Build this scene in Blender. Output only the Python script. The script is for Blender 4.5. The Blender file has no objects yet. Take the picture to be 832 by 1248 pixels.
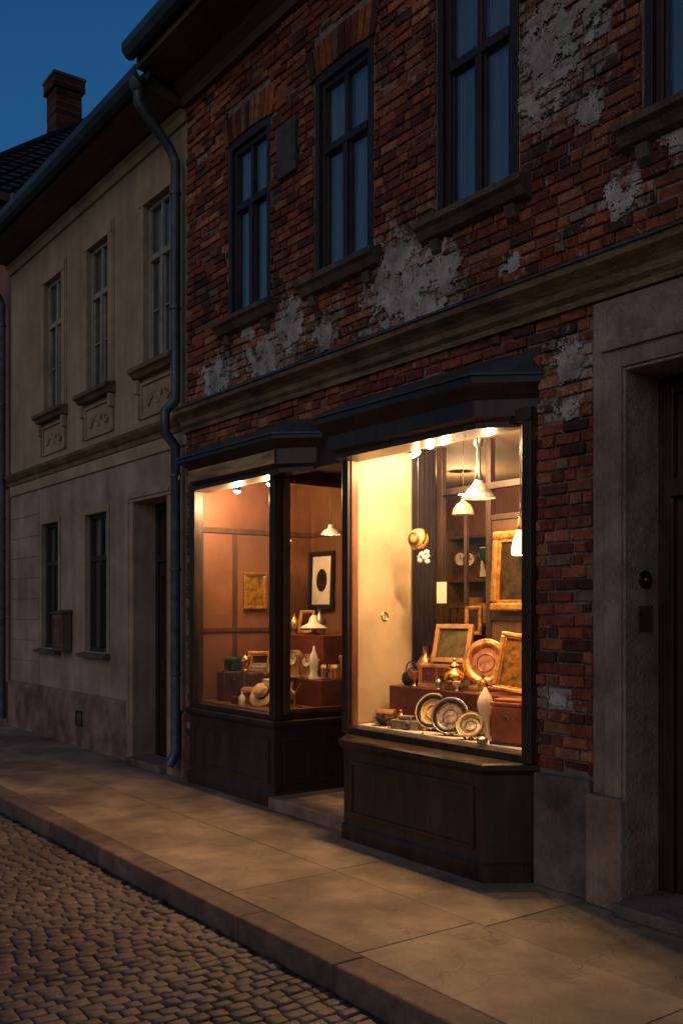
import bpy, math, random
from mathutils import Vector, noise
random.seed(7)
S=bpy.context.scene
C=S.collection
R=math.radians

# ------------------------------------------------------------------ materials
def mat(name,c1,c2=None,scale=6.0,rough=0.8,bump=0.2,bscale=40.0,metal=0.0,big=0.35,attr=None,dist=0.01,stretch=(1,1,1),spec=0.4,lime=False,grime=0,crack=False):
    m=bpy.data.materials.new(name); m.use_nodes=True
    n=m.node_tree.nodes; l=m.node_tree.links
    b=n['Principled BSDF']
    tc=n.new('ShaderNodeTexCoord'); mp=n.new('ShaderNodeMapping'); mp.inputs['Scale'].default_value=stretch
    l.new(tc.outputs['Object'],mp.inputs[0])
    n1=n.new('ShaderNodeTexNoise'); n1.inputs['Scale'].default_value=scale; n1.inputs['Detail'].default_value=5; n1.inputs['Roughness'].default_value=0.68
    l.new(mp.outputs[0],n1.inputs[0])
    rp=n.new('ShaderNodeValToRGB'); rp.color_ramp.elements[0].position=0.35; rp.color_ramp.elements[1].position=0.66
    c2=c2 or tuple(x*0.6 for x in c1)
    rp.color_ramp.elements[0].color=(*c2,1); rp.color_ramp.elements[1].color=(*c1,1)
    l.new(n1.outputs[0],rp.inputs[0])
    col=rp.outputs[0]
    if attr:
        a=n.new('ShaderNodeAttribute'); a.attribute_name=attr
        mx=n.new('ShaderNodeMix'); mx.data_type='RGBA'; mx.blend_type='MULTIPLY'; mx.inputs[0].default_value=1
        l.new(col,mx.inputs[6]); l.new(a.outputs['Color'],mx.inputs[7]); col=mx.outputs[2]
    if lime:
        nl=n.new('ShaderNodeTexNoise'); nl.inputs['Scale'].default_value=16; nl.inputs['Detail'].default_value=4; nl.inputs['Roughness'].default_value=0.75
        l.new(tc.outputs['Object'],nl.inputs[0])
        ad=n.new('ShaderNodeMath'); ad.operation='ADD'; l.new(nl.outputs[0],ad.inputs[0]); l.new(a.outputs['Alpha'],ad.inputs[1])
        ml=n.new('ShaderNodeMapRange'); ml.inputs[1].default_value=0.68; ml.inputs[2].default_value=0.86; ml.inputs[3].default_value=0; ml.inputs[4].default_value=0.85
        l.new(ad.outputs[0],ml.inputs[0])
        mx=n.new('ShaderNodeMix'); mx.data_type='RGBA'; l.new(ml.outputs[0],mx.inputs[0]); l.new(col,mx.inputs[6]); mx.inputs[7].default_value=(0.50,0.44,0.39,1); col=mx.outputs[2]
    if big>0:
        n2=n.new('ShaderNodeTexNoise'); n2.inputs['Scale'].default_value=1.3; n2.inputs['Detail'].default_value=3
        l.new(tc.outputs['Object'],n2.inputs[0])
        mr=n.new('ShaderNodeMapRange'); mr.inputs[1].default_value=0.35; mr.inputs[2].default_value=0.65
        mr.inputs[3].default_value=1-big; mr.inputs[4].default_value=1.0
        l.new(n2.outputs[0],mr.inputs[0])
        mx=n.new('ShaderNodeMix'); mx.data_type='RGBA'; mx.blend_type='MULTIPLY'; mx.inputs[0].default_value=1
        l.new(col,mx.inputs[6]); l.new(mr.outputs[0],mx.inputs[7]); col=mx.outputs[2]
    if grime>0:
        m2=n.new('ShaderNodeMapping'); m2.inputs['Scale'].default_value=(7,7,0.45); l.new(tc.outputs['Object'],m2.inputs[0])
        n4=n.new('ShaderNodeTexNoise'); n4.inputs['Scale'].default_value=1.0; n4.inputs['Detail'].default_value=4; l.new(m2.outputs[0],n4.inputs[0])
        mr=n.new('ShaderNodeMapRange'); mr.inputs[1].default_value=0.4; mr.inputs[2].default_value=0.62; mr.inputs[3].default_value=1-grime; mr.inputs[4].default_value=1.0
        l.new(n4.outputs[0],mr.inputs[0])
        mx=n.new('ShaderNodeMix'); mx.data_type='RGBA'; mx.blend_type='MULTIPLY'; mx.inputs[0].default_value=1
        l.new(col,mx.inputs[6]); l.new(mr.outputs[0],mx.inputs[7]); col=mx.outputs[2]
    if crack:
        vo=n.new('ShaderNodeTexVoronoi'); vo.feature='DISTANCE_TO_EDGE'; vo.inputs['Scale'].default_value=1.1
        nd=n.new('ShaderNodeTexNoise'); nd.inputs['Scale'].default_value=4; nd.inputs['Detail'].default_value=4; l.new(tc.outputs['Object'],nd.inputs[0])
        mxv=n.new('ShaderNodeMix'); mxv.data_type='RGBA'; mxv.blend_type='ADD'; mxv.inputs[0].default_value=0.35
        l.new(tc.outputs['Object'],mxv.inputs[6]); l.new(nd.outputs['Color'],mxv.inputs[7]); l.new(mxv.outputs[2],vo.inputs['Vector'])
        mr=n.new('ShaderNodeMapRange'); mr.inputs[1].default_value=0.0; mr.inputs[2].default_value=0.006; mr.inputs[3].default_value=0.6; mr.inputs[4].default_value=1.0
        l.new(vo.outputs['Distance'],mr.inputs[0])
        mx=n.new('ShaderNodeMix'); mx.data_type='RGBA'; mx.blend_type='MULTIPLY'; mx.inputs[0].default_value=1
        l.new(col,mx.inputs[6]); l.new(mr.outputs[0],mx.inputs[7]); col=mx.outputs[2]
    l.new(col,b.inputs['Base Color'])
    b.inputs['Metallic'].default_value=metal
    b.inputs['Specular IOR Level'].default_value=spec
    r=n.new('ShaderNodeMapRange'); r.inputs[3].default_value=max(0.03,rough-0.12); r.inputs[4].default_value=min(1,rough+0.12)
    l.new(n1.outputs[0],r.inputs[0]); l.new(r.outputs[0],b.inputs['Roughness'])
    if bump>0:
        n3=n.new('ShaderNodeTexNoise'); n3.inputs['Scale'].default_value=bscale; n3.inputs['Detail'].default_value=3
        l.new(mp.outputs[0],n3.inputs[0])
        ad=n.new('ShaderNodeMath'); ad.operation='ADD'; l.new(n3.outputs[0],ad.inputs[0]); l.new(n1.outputs[0],ad.inputs[1])
        bp=n.new('ShaderNodeBump'); bp.inputs['Strength'].default_value=bump; bp.inputs['Distance'].default_value=dist
        l.new(ad.outputs[0],bp.inputs['Height']); l.new(bp.outputs[0],b.inputs['Normal'])
    return m

def emis(name,c,s):
    m=bpy.data.materials.new(name); m.use_nodes=True
    b=m.node_tree.nodes['Principled BSDF']
    b.inputs['Base Color'].default_value=(*c,1); b.inputs['Emission Color'].default_value=(*c,1); b.inputs['Emission Strength'].default_value=s
    m.cycles.emission_sampling='NONE'
    return m

def glassmat(name,tint=(0.9,0.93,0.92),rough=0.0,dirt=0.03,ior=1.5):
    m=bpy.data.materials.new(name); m.use_nodes=True
    n=m.node_tree.nodes; l=m.node_tree.links
    for x in list(n): n.remove(x)
    o=n.new('ShaderNodeOutputMaterial'); t=n.new('ShaderNodeBsdfTransparent'); t.inputs[0].default_value=(*tint,1)
    g=n.new('ShaderNodeBsdfGlossy'); g.inputs['Roughness'].default_value=rough; g.inputs[0].default_value=(1,1,1,1)
    fr=n.new('ShaderNodeFresnel'); fr.inputs[0].default_value=ior
    tc=n.new('ShaderNodeTexCoord')
    nz=n.new('ShaderNodeTexNoise'); nz.inputs['Scale'].default_value=2.2; nz.inputs['Detail'].default_value=1
    l.new(tc.outputs['Object'],nz.inputs[0])
    bp=n.new('ShaderNodeBump'); bp.inputs['Strength'].default_value=0.15; bp.inputs['Distance'].default_value=0.01
    l.new(nz.outputs[0],bp.inputs['Height']); l.new(bp.outputs[0],g.inputs['Normal'])
    mx=n.new('ShaderNodeMixShader'); l.new(fr.outputs[0],mx.inputs[0]); l.new(t.outputs[0],mx.inputs[1]); l.new(g.outputs[0],mx.inputs[2])
    d=n.new('ShaderNodeBsdfDiffuse'); d.inputs[0].default_value=(0.6,0.58,0.55,1)
    n2=n.new('ShaderNodeTexNoise'); n2.inputs['Scale'].default_value=5; n2.inputs['Detail'].default_value=5; n2.inputs['Roughness'].default_value=0.7
    l.new(tc.outputs['Object'],n2.inputs[0])
    mr=n.new('ShaderNodeMapRange'); mr.inputs[1].default_value=0.42; mr.inputs[2].default_value=0.75; mr.inputs[3].default_value=dirt*0.2; mr.inputs[4].default_value=dirt*2
    l.new(n2.outputs[0],mr.inputs[0])
    m2=n.new('ShaderNodeMixShader'); l.new(mr.outputs[0],m2.inputs[0]); l.new(mx.outputs[0],m2.inputs[1]); l.new(d.outputs[0],m2.inputs[2])
    l.new(m2.outputs[0],o.inputs[0])
    return m

BRICK=mat('brick',(1,1,1),(0.5,0.45,0.43),14,0.9,0.8,60,attr='Col',big=0.4,dist=0.012,lime=True)
MORTAR=mat('mortar',(0.34,0.28,0.235),(0.14,0.11,0.095),10,0.95,0.8,80,dist=0.012)
PLASTER=mat('old_plaster',(0.62,0.57,0.53),(0.28,0.24,0.215),6,0.95,0.8,40,dist=0.014)
STONE=mat('door_stone',(0.46,0.325,0.245),(0.26,0.175,0.13),5,0.9,0.6,55,grime=0.25)
STONE_D=mat('plinth_stone',(0.24,0.18,0.15),(0.07,0.058,0.055),3,0.9,0.7,30)
CORN=mat('cornice_plaster',(0.36,0.23,0.12),(0.13,0.078,0.045),7,0.85,0.6,40,stretch=(0.5,1,2),grime=0.25)
SILL=mat('sill_stone',(0.17,0.12,0.09),(0.07,0.05,0.04),8,0.85,0.5,50)
CREAM=mat('cream_stucco',(0.52,0.375,0.235),(0.41,0.29,0.18),3,0.92,0.4,70,big=0.25,dist=0.006,grime=0.15)
CREAMLOW=mat('warm_lit_stucco',(0.55,0.38,0.29),(0.38,0.26,0.195),2.5,0.92,0.5,60,big=0.35,dist=0.008,grime=0.16)  # cream stucco with warm street light on the lower wall put into its colour
CREAMTRIM=mat('cream_trim',(0.52,0.38,0.245),(0.38,0.275,0.175),6,0.85,0.3,60,dist=0.005)
PLINTH2=mat('worn_plinth',(0.39,0.25,0.185),(0.14,0.082,0.06),3,0.95,0.7,40)
PINK=mat('pink_stucco',(0.42,0.22,0.19),(0.3,0.15,0.13),3,0.92,0.4,60)
WOOD=mat('shopfront_wood',(0.062,0.032,0.019),(0.022,0.013,0.009),9,0.42,0.35,35,stretch=(1,1,0.25),dist=0.004,spec=0.5)
WOODR=mat('warm_wood',(0.20,0.085,0.035),(0.10,0.038,0.017),9,0.4,0.2,35,stretch=(1,1,0.25),dist=0.004)
WOODGOLD=mat('fascia_wood',(0.66,0.42,0.17),(0.20,0.11,0.045),6,0.5,0.4,35,stretch=(0.3,1,2),dist=0.004)
WINW=mat('window_wood_dark',(0.045,0.03,0.024),None,12,0.5,0.3,50,dist=0.003)
WINL=mat('window_wood_light',(0.42,0.36,0.29),(0.28,0.235,0.19),12,0.6,0.2,50,dist=0.003)
LEAD=mat('lead_sheet',(0.10,0.11,0.12),(0.05,0.055,0.06),6,0.45,0.3,20,metal=0.3)
ZINC=mat('zinc_pipe',(0.12,0.145,0.17),(0.05,0.062,0.075),8,0.45,0.2,30,metal=0.4)
SOFF=mat('soffit_boards',(0.19,0.11,0.065),(0.10,0.057,0.035),8,0.7,0.4,40,stretch=(0.3,3,3))
TILE=mat('roof_tile',(0.09,0.07,0.062),(0.04,0.03,0.028),8,0.8,0.6,30,attr='Col')
CONC=mat('pavement_stone',(0.43,0.325,0.225),(0.23,0.175,0.125),3.5,0.68,0.6,90,attr='Col',big=0.5,dist=0.004,crack=True)
KERB=mat('kerb_stone',(0.22,0.145,0.115),(0.10,0.068,0.055),8,0.75,0.6,60,attr='Col',dist=0.006)
COB=mat('cobble',(0.19,0.14,0.112),(0.10,0.072,0.06),20,0.6,0.6,70,attr='Col',big=0.4,dist=0.006)
DIRT=mat('joint_dirt',(0.06,0.05,0.042),(0.03,0.025,0.02),20,0.95,0.6,60)
GROUND=mat('ground_earth',(0.07,0.06,0.05),(0.04,0.035,0.03),2,0.95,0.5,10)
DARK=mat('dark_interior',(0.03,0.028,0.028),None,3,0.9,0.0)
CURT=mat('curtain_cloth',(0.82,0.84,0.85),(0.72,0.74,0.75),3,0.95,0.1,30,stretch=(6,6,0.3),big=0)
INTW=mat('interior_cream_wall',(0.44,0.34,0.215),(0.32,0.235,0.145),1.6,0.8,0.15,30,big=0.35,dist=0.003)
INTC=mat('interior_ceiling',(0.26,0.18,0.11),(0.20,0.135,0.08),2,0.8,0.15,30,big=0.2)
INTB=mat('interior_brown_wall',(0.20,0.088,0.038),(0.12,0.05,0.023),2,0.5,0.15,30,big=0.3,stretch=(1,1,0.4))
INTP=mat('interior_panel_wall',(0.24,0.10,0.05),(0.15,0.06,0.03),1.5,0.5,0.15,30,big=0.4)
PANELW=mat('dark_panelling',(0.10,0.046,0.024),(0.05,0.022,0.012),6,0.45,0.2,30,stretch=(1,1,0.2),big=0.2)
CLOTH=mat('display_cloth',(0.66,0.58,0.46),(0.56,0.48,0.37),6,0.9,0.3,60,big=0.1)
NAVY=mat('dark_drape',(0.018,0.012,0.012),None,6,0.9,0.2,30,spec=0.1)
REDW=mat('mahogany',(0.12,0.030,0.018),(0.06,0.015,0.010),8,0.35,0.15,30,stretch=(0.4,1,1),dist=0.003)
OAK=mat('oak_wood',(0.34,0.17,0.06),(0.19,0.09,0.032),14,0.4,0.2,40,stretch=(1,1,0.3),dist=0.003,big=0)
GOLD=mat('gilt',(0.75,0.41,0.11),(0.34,0.16,0.04),22,0.34,0.6,90,metal=0.85,dist=0.008,big=0)
BRASS=mat('brass',(0.80,0.52,0.18),(0.5,0.3,0.09),10,0.22,0.05,30,metal=1,big=0)
COPPER=mat('copper',(0.72,0.33,0.16),(0.35,0.13,0.06),18,0.3,0.4,60,metal=0.9,big=0,dist=0.004)
SILVER=mat('silver',(0.5,0.48,0.44),(0.15,0.14,0.13),30,0.3,0.6,70,metal=0.9,big=0,dist=0.005)
BLACK=mat('black_iron',(0.02,0.02,0.022),None,10,0.3,0.05,30,metal=0.4,big=0)
WHITE=mat('white_porcelain',(0.70,0.65,0.56),(0.6,0.54,0.45),5,0.25,0.0,big=0)
STRAW=mat('straw',(0.58,0.42,0.20),(0.36,0.25,0.11),60,0.75,0.5,120,big=0,dist=0.004)
LEATH=mat('leather',(0.10,0.05,0.028),(0.05,0.025,0.014),20,0.45,0.3,80,big=0,dist=0.003)
PAPER=mat('paper',(0.62,0.55,0.43),(0.46,0.39,0.28),5,0.9,0.0,big=0)
PICT=mat('oil_picture',(0.040,0.022,0.009),(0.003,0.003,0.003),12,0.8,0.0,30,big=0,spec=0.05)
PICT2=mat('landscape_picture',(0.34,0.15,0.02),(0.008,0.018,0.006),14,0.8,0.0,30,big=0,spec=0.05)
GREEN=mat('green_enamel',(0.02,0.055,0.04),None,8,0.3,0.0,big=0)
CLOTHB=[mat('book_red',(0.25,0.04,0.03),None,20,0.6,0.1,big=0),mat('book_blue',(0.04,0.07,0.12),None,20,0.6,0.1,big=0),mat('book_tan',(0.35,0.22,0.1),None,20,0.6,0.1,big=0)]
GLASS=glassmat('shop_glass',(0.97,0.96,0.94),dirt=0.035,ior=1.75)
GLASSU=glassmat('window_glass',(0.93,0.95,0.96),dirt=0.03,ior=2.7)
BULB=emis('lamp_bulb',(1.0,0.78,0.48),45)
SHADE=emis('opal_shade',(1.0,0.80,0.5),1.6)

# ------------------------------------------------------------------ mesh helpers
def empty(name,loc=(0,0,0),rot=(0,0,0),parent=None):
    e=bpy.data.objects.new(name,None); e.empty_display_size=0.1
    e.location=loc; e.rotation_euler=rot; C.objects.link(e)
    if parent: e.parent=parent
    return e
def mesh(name,v,f,m,parent=None,smooth=False,loc=(0,0,0),rot=(0,0,0),bevel=0,cols=None,seg=2):
    me=bpy.data.meshes.new(name); me.from_pydata([tuple(p) for p in v],[],f)
    if cols is not None:
        at=me.color_attributes.new('Col','FLOAT_COLOR','POINT')
        flat=[]
        for c in cols: flat+= [c[0],c[1],c[2],c[3] if len(c)>3 else 0.0]
        at.data.foreach_set('color',flat)
    if smooth: me.polygons.foreach_set('use_smooth',[True]*len(me.polygons))
    me.materials.append(m); me.update()
    o=bpy.data.objects.new(name,me); o.location=loc; o.rotation_euler=rot; C.objects.link(o)
    if parent: o.parent=parent
    if bevel>0:
        b=o.modifiers.new('bev','BEVEL'); b.width=bevel; b.segments=seg; b.limit_method='ANGLE'; b.angle_limit=R(30)
    return o
BF=[(0,3,2,1),(4,5,6,7),(0,1,5,4),(1,2,6,5),(2,3,7,6),(3,0,4,7)]
def bv(x0,x1,y0,y1,z0,z1):
    return [(x0,y0,z0),(x1,y0,z0),(x1,y1,z0),(x0,y1,z0),(x0,y0,z1),(x1,y0,z1),(x1,y1,z1),(x0,y1,z1)]
def box(name,x0,x1,y0,y1,z0,z1,m,parent=None,bevel=0.004,loc=(0,0,0),rot=(0,0,0)):
    return mesh(name,bv(x0,x1,y0,y1,z0,z1),BF,m,parent,bevel=bevel,loc=loc,rot=rot)
def boxes(name,lst,m,parent=None,bevel=0.003,loc=(0,0,0),rot=(0,0,0)):
    v=[];f=[]
    for b in lst:
        k=len(v); v+=bv(*b); f+=[tuple(i+k for i in q) for q in BF]
    return mesh(name,v,f,m,parent,bevel=bevel,loc=loc,rot=rot)
def profx(name,pts,x0,x1,m,parent=None,bevel=0,nx=1):
    n=len(pts);v=[];f=[]
    for i in range(nx+1):
        x=x0+(x1-x0)*i/nx
        v+=[(x,p[0],p[1]) for p in pts]
    for i in range(nx):
        for j in range(n):
            a=i*n+j;b=i*n+(j+1)%n
            f.append((a,b,b+n,a+n))
    f.append(tuple(range(n-1,-1,-1))); f.append(tuple(nx*n+j for j in range(n)))
    return mesh(name,v,f,m,parent,bevel=bevel)
def loft(name,rings,m,parent=None,bevel=0,cap=True):
    v=[];f=[];n=len(rings[0][0])
    for pl,z in rings: v+=[(p[0],p[1],z) for p in pl]
    for i in range(len(rings)-1):
        for j in range(n):
            a=i*n+j;b=i*n+(j+1)%n
            f.append((a,b,b+n,a+n))
    if cap:
        f.append(tuple(range(n-1,-1,-1))); f.append(tuple((len(rings)-1)*n+j for j in range(n)))
    return mesh(name,v,f,m,parent,bevel=bevel)
def lathe(name,prof,m,parent=None,loc=(0,0,0),rot=(0,0,0),seg=40,scale=(1,1,1)):
    v=[];f=[];n=len(prof)
    for i in range(seg):
        a=2*math.pi*i/seg
        for r,z in prof: v.append((r*math.cos(a)*scale[0],r*math.sin(a)*scale[1],z*scale[2]))
    for i in range(seg):
        j=(i+1)%seg
        for k in range(n-1): f.append((i*n+k,j*n+k,j*n+k+1,i*n+k+1))
    o=mesh(name,v,f,m,parent,smooth=True,loc=loc,rot=rot)
    md=o.modifiers.new('es','EDGE_SPLIT'); md.split_angle=R(50)
    return o
def tube(name,pts,r,m,parent=None,res=6):
    cu=bpy.data.curves.new(name,'CURVE'); cu.dimensions='3D'; cu.bevel_depth=r; cu.bevel_resolution=res; cu.use_fill_caps=True
    sp=cu.splines.new('POLY'); sp.points.add(len(pts)-1)
    for i,p in enumerate(pts): sp.points[i].co=(*p,1)
    cu.materials.append(m)
    tmp=bpy.data.objects.new(name+'_c',cu); C.objects.link(tmp)
    dg=bpy.context.evaluated_depsgraph_get(); dg.update()
    me=bpy.data.meshes.new_from_object(tmp.evaluated_get(dg))
    bpy.data.objects.remove(tmp)
    me.polygons.foreach_set('use_smooth',[True]*len(me.polygons))
    o=bpy.data.objects.new(name,me); C.objects.link(o)
    if parent:o.parent=parent
    return o
def wallmesh(name,x0,x1,z0,z1,holes,m,parent,y=0.0,rev=0.15,flip=1):
    xs=sorted({x0,x1}|{h[0] for h in holes}|{h[1] for h in holes}); zs=sorted({z0,z1}|{h[2] for h in holes}|{h[3] for h in holes})
    xs=[x for x in xs if x0<=x<=x1]; zs=[z for z in zs if z0<=z<=z1]
    v=[];f=[]
    def q(a,b,c,d):
        k=len(v); v.extend([a,b,c,d]); f.append((k,k+1,k+2,k+3))
    for i in range(len(xs)-1):
        for j in range(len(zs)-1):
            cx=(xs[i]+xs[i+1])/2; cz=(zs[j]+zs[j+1])/2
            if any(h[0]<cx<h[1] and h[2]<cz<h[3] for h in holes): continue
            q((xs[i],y,zs[j]),(xs[i+1],y,zs[j]),(xs[i+1],y,zs[j+1]),(xs[i],y,zs[j+1]))
    for h in holes:
        a,b,c,d=h[:4]; e=y+flip*(h[4] if len(h)>4 else rev)
        q((a,y,c),(a,y,d),(a,e,d),(a,e,c)); q((b,y,c),(b,e,c),(b,e,d),(b,y,d))
        q((a,y,d),(b,y,d),(b,e,d),(a,e,d)); q((a,y,c),(a,e,c),(b,e,c),(b,y,c))
    return mesh(name,v,f,m,parent)
def curtain(name,x0,x1,y,z0,z1,m,parent,amp=0.014,waves=9,ph=0):
    n=90;v=[];f=[]
    for i in range(n+1):
        t=i/n; x=x0+(x1-x0)*t
        a=amp*math.sin(t*waves*6.28+ph)+amp*0.5*math.sin(t*waves*2.3*6.28+ph*2)
        v+=[(x,y+a*0.7,z1),(x,y+a*1.2,z0)]
    for i in range(n): f.append((2*i,2*i+1,2*i+3,2*i+2))
    return mesh(name,v,f,m,parent,smooth=True)
def window(parent,x0,x1,z0,z1,y,m,tr=0.62,fw=0.045,curt=True,glass=None,bars=()):
    glass=glass or GLASSU
    w=[]
    w+=[(x0,x0+fw,y,y+0.06,z0,z1),(x1-fw,x1,y,y+0.06,z0,z1),(x0+fw,x1-fw,y,y+0.06,z1-fw,z1),(x0+fw,x1-fw,y,y+0.06,z0,z0+fw)]
    zt=z0+(z1-z0)*tr; xc=(x0+x1)/2
    w+=[(x0+fw,x1-fw,y-0.012,y+0.05,zt-0.03,zt+0.03)]
    w+=[(xc-0.028,xc+0.028,y-0.01,y+0.05,z0+fw,zt-0.03),(xc-0.02,xc+0.02,y+0.004,y+0.05,zt+0.03,z1-fw)]
    for a,b in ((x0+fw,xc-0.028),(xc+0.028,x1-fw)):
        w+=[(a+0.001,a+0.022,y+0.012,y+0.045,z0+fw+0.001,zt-0.031),(b-0.022,b-0.001,y+0.012,y+0.045,z0+fw+0.001,zt-0.031)]
        for bz in bars: 
            zz=z0+(zt-z0)*bz
            w+=[(a+0.023,b-0.023,y+0.012,y+0.04,zz-0.01,zz+0.01)]
    boxes('window_frame',w,m,parent,bevel=0.004)
    mesh('window_glass',[(x0+fw,y+0.03,z0+fw),(x1-fw,y+0.03,z0+fw),(x1-fw,y+0.03,z1-fw),(x0+fw,y+0.03,z1-fw)],[(0,1,2,3)],glass,parent)
    if curt:
        g=0.01+random.random()*0.03
        curtain('curtain',x0+0.003,xc-g,y+0.08,z0,z1-0.005,CURT,parent,ph=random.random()*6)
        curtain('curtain',xc+g*0.4,x1-0.003,y+0.085,z0,z1-0.005,CURT,parent,ph=random.random()*6)

# ------------------------------------------------------------------ ground, road, pavement
mesh('ground',[(-400,-400,-0.2),(400,-400,-0.2),(400,400,-0.2),(-400,400,-0.2)],[(0,1,2,3)],GROUND)
road=empty('cobbled_road')
mesh('road_bed',[(-60,-12,-0.122),(20,-12,-0.122),(20,-1.74,-0.122),(-60,-1.74,-0.122)],[(0,1,2,3)],DIRT,road)
v=[];f=[];cols=[]
x=-19.0
while x<1.0:
    wx=random.uniform(0.062,0.080)
    y=-1.765-random.uniform(0,0.05)
    while y>-5.6:
        wy=random.uniform(0.075,0.115)
        arc=0.03*math.sin(y*2.1)
        k=len(v); hz=-0.1+0.012*noise.noise(Vector((x*1.3,y*1.3,0)))+random.uniform(-0.004,0.004)
        tx=random.uniform(-0.04,0.04);ty=random.uniform(-0.04,0.04)
        t=random.uniform(0.75,1.18); tt=(t*random.uniform(0.95,1.08),t,t*random.uniform(0.9,1.05))
        for ins,z in ((0.003,-0.15),(0.004,hz-0.010),(0.008,hz-0.003),(0.018,hz)):
            for cx,cy in ((0,0),(1,0),(1,1),(0,1)):
                px=x+arc+(ins if cx==0 else wx-ins)+random.uniform(-0.003,0.003); py=y-(ins if cy==0 else wy-ins)+random.uniform(-0.003,0.003)
                v.append((px,py,z+((cx-0.5)*tx+(cy-0.5)*ty)*0.15*(1 if z>-0.14 else 0))); cols.append(tt)
        for L in range(3):
            for j in range(4):
                a=k+L*4+j; b=k+L*4+(j+1)%4
                f.append((a,a+4,b+4,b))
        f.append((k+15,k+14,k+13,k+12))
        y-=wy+0.001
    x+=wx+0.001
mesh('cobbles',v,f,COB,road,smooth=True,cols=cols)

pav=empty('pavement')
mesh('pavement_bed',[(-60,-1.6,-0.006),(20,-1.6,-0.006),(20,0.3,-0.006),(-60,0.3,-0.006)],[(0,1,2,3)],DIRT,pav)
def slabs(name,xr,y0,y1,z,wl,m,parent,gap=0.006,bev=0.004,thick=0.1):
    v=[];f=[];cols=[]
    x=xr[0]
    while x<xr[1]:
        w=random.uniform(*wl); k=len(v); t=random.uniform(0.87,1.06)
        dz=random.uniform(-0.002,0.002)
        v+=bv(x,x+w-gap,y0,y1,z-thick,z+dz); cols+=[(t,t*random.uniform(0.97,1.02),t*random.uniform(0.95,1.02))]*8
        f+=[tuple(i+k for i in q) for q in BF]
        x+=w
    return mesh(name,v,f,m,parent,cols=cols,bevel=bev)
slabs('slab_row_inner',(-40,12),-0.80,0.25,0.0,(1.1,1.5),CONC,pav)
slabs('slab_row_outer',(-40.6,12),-1.565,-0.806,0.0,(1.0,1.4),CONC,pav)
kerb=empty('kerb')
slabs('kerb_stones',(-40,12),-1.75,-1.571,0.006,(0.8,1.1),KERB,kerb,gap=0.005,bev=0.014,thick=0.2)

# ------------------------------------------------------------------ brick house
BX0,BX1=-8.36,3.2
bh=empty('brick_house')
UW=[(-7.557,-6.869),(-6.207,-5.482),(-4.79,-4.07),(-3.17,-2.45),(-1.7,-0.98),(-0.2,0.52)]
WZ0,WZ1=4.2,5.75
DOOR=(-3.28,-2.25,0.0,2.9)
holes=[(a,b,WZ0,WZ1,0.2) for a,b in UW]+[(-8.2,-3.9,0.0,2.99,0.1),(DOOR[0],DOOR[1],0.0,2.9,0.3)]
wallmesh('mortar_wall',BX0,BX1,0,6.5,holes,MORTAR,bh,y=0.0)
P=[(-5.17,3.90,0.29,0.28),(-5.02,3.70,0.24,0.16),(-4.74,3.82,0.15,0.17),(-6.55,3.88,0.17,0.22),(-6.9,3.70,0.24,0.17),(-7.75,3.72,0.26,0.15),(-3.83,4.82,0.20,0.26),(-3.92,4.60,0.08,0.11),
   (-3.5,4.95,0.09,0.18),(-3.52,4.38,0.08,0.09),(-3.30,3.84,0.10,0.09),(-3.66,3.02,0.10,0.09),(-3.70,2.74,0.08,0.06),(-4.11,3.69,0.08,0.05),
   (-3.75,1.1,0.06,0.04),(-2.9,4.0,0.12,0.09),(-7.2,4.0,0.10,0.07),(-2.0,4.6,0.2,0.3),(-6.05,3.72,0.13,0.1)]
excl=[(a-0.02,b+0.02,WZ0-0.05,WZ1+0.30) for a,b in UW]+[(-8.2,-3.915,0,3.03),(-3.50,-2.0,0,3.3),(BX0,BX1,3.32,3.52),(-3.93,-3.4,0,0.66),(BX0,-8.15,0,0.35)]
PAL=[(0.42,0.105,0.045),(0.31,0.07,0.035),(0.52,0.16,0.065),(0.21,0.052,0.032),(0.54,0.22,0.10),(0.13,0.05,0.038),(0.37,0.12,0.06),(0.36,0.22,0.15)]
v=[];f=[];cols=[]
def brick(x0,x1,z0,z1,col):
    k=len(v); d=-0.010-random.random()*0.016
    if random.random()<0.07: d=-0.002
    cx,cz=(x0+x1)/2,(z0+z1)/2
    lm=0.0
    for p in P:
        q=((cx-p[0])/(p[2]*1.6))**2+((cz-p[1])/(p[3]*1.6))**2
        lm=max(lm,0.34*math.exp(-q*0.7))
    lm+=0.14*max(0,noise.noise(Vector((cx*1.2,cz*1.2,9))))+random.uniform(-0.05,0.05)
    if random.random()<0.03: lm+=0.12
    col=(*col,lm)
    j=lambda s=0.0026: random.uniform(-s,s)
    e=0.006
    base=[(x0,0.005,z0),(x1,0.005,z0),(x1,0.005,z1),(x0,0.005,z1)]
    r1=[(x0+j(),d+0.005+j(),z0+j()),(x1+j(),d+0.005+j(),z0+j()),(x1+j(),d+0.005+j(),z1+j()),(x0+j(),d+0.005+j(),z1+j())]
    r2=[(x0+e+j(),d+j(),z0+e+j()),(x1-e+j(),d+j(),z0+e+j()),(x1-e+j(),d+j(),z1-e+j()),(x0+e+j(),d+j(),z1-e+j())]
    for q in base+r1+r2: v.append(q); cols.append(col)
    for L in range(2):
        for i in range(4):
            a=k+L*4+i;b=k+L*4+(i+1)%4
            f.append((a,b,b+4,a+4))
    f.append((k+8,k+9,k+10,k+11))
def bcol():
    c=random.choices(PAL,[5,5,3,4,1.5,3,3,1])[0]; t=random.uniform(0.72,1.2)
    return tuple(q*t for q in c)
z=0.0;row=0
PH=0.069
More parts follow.
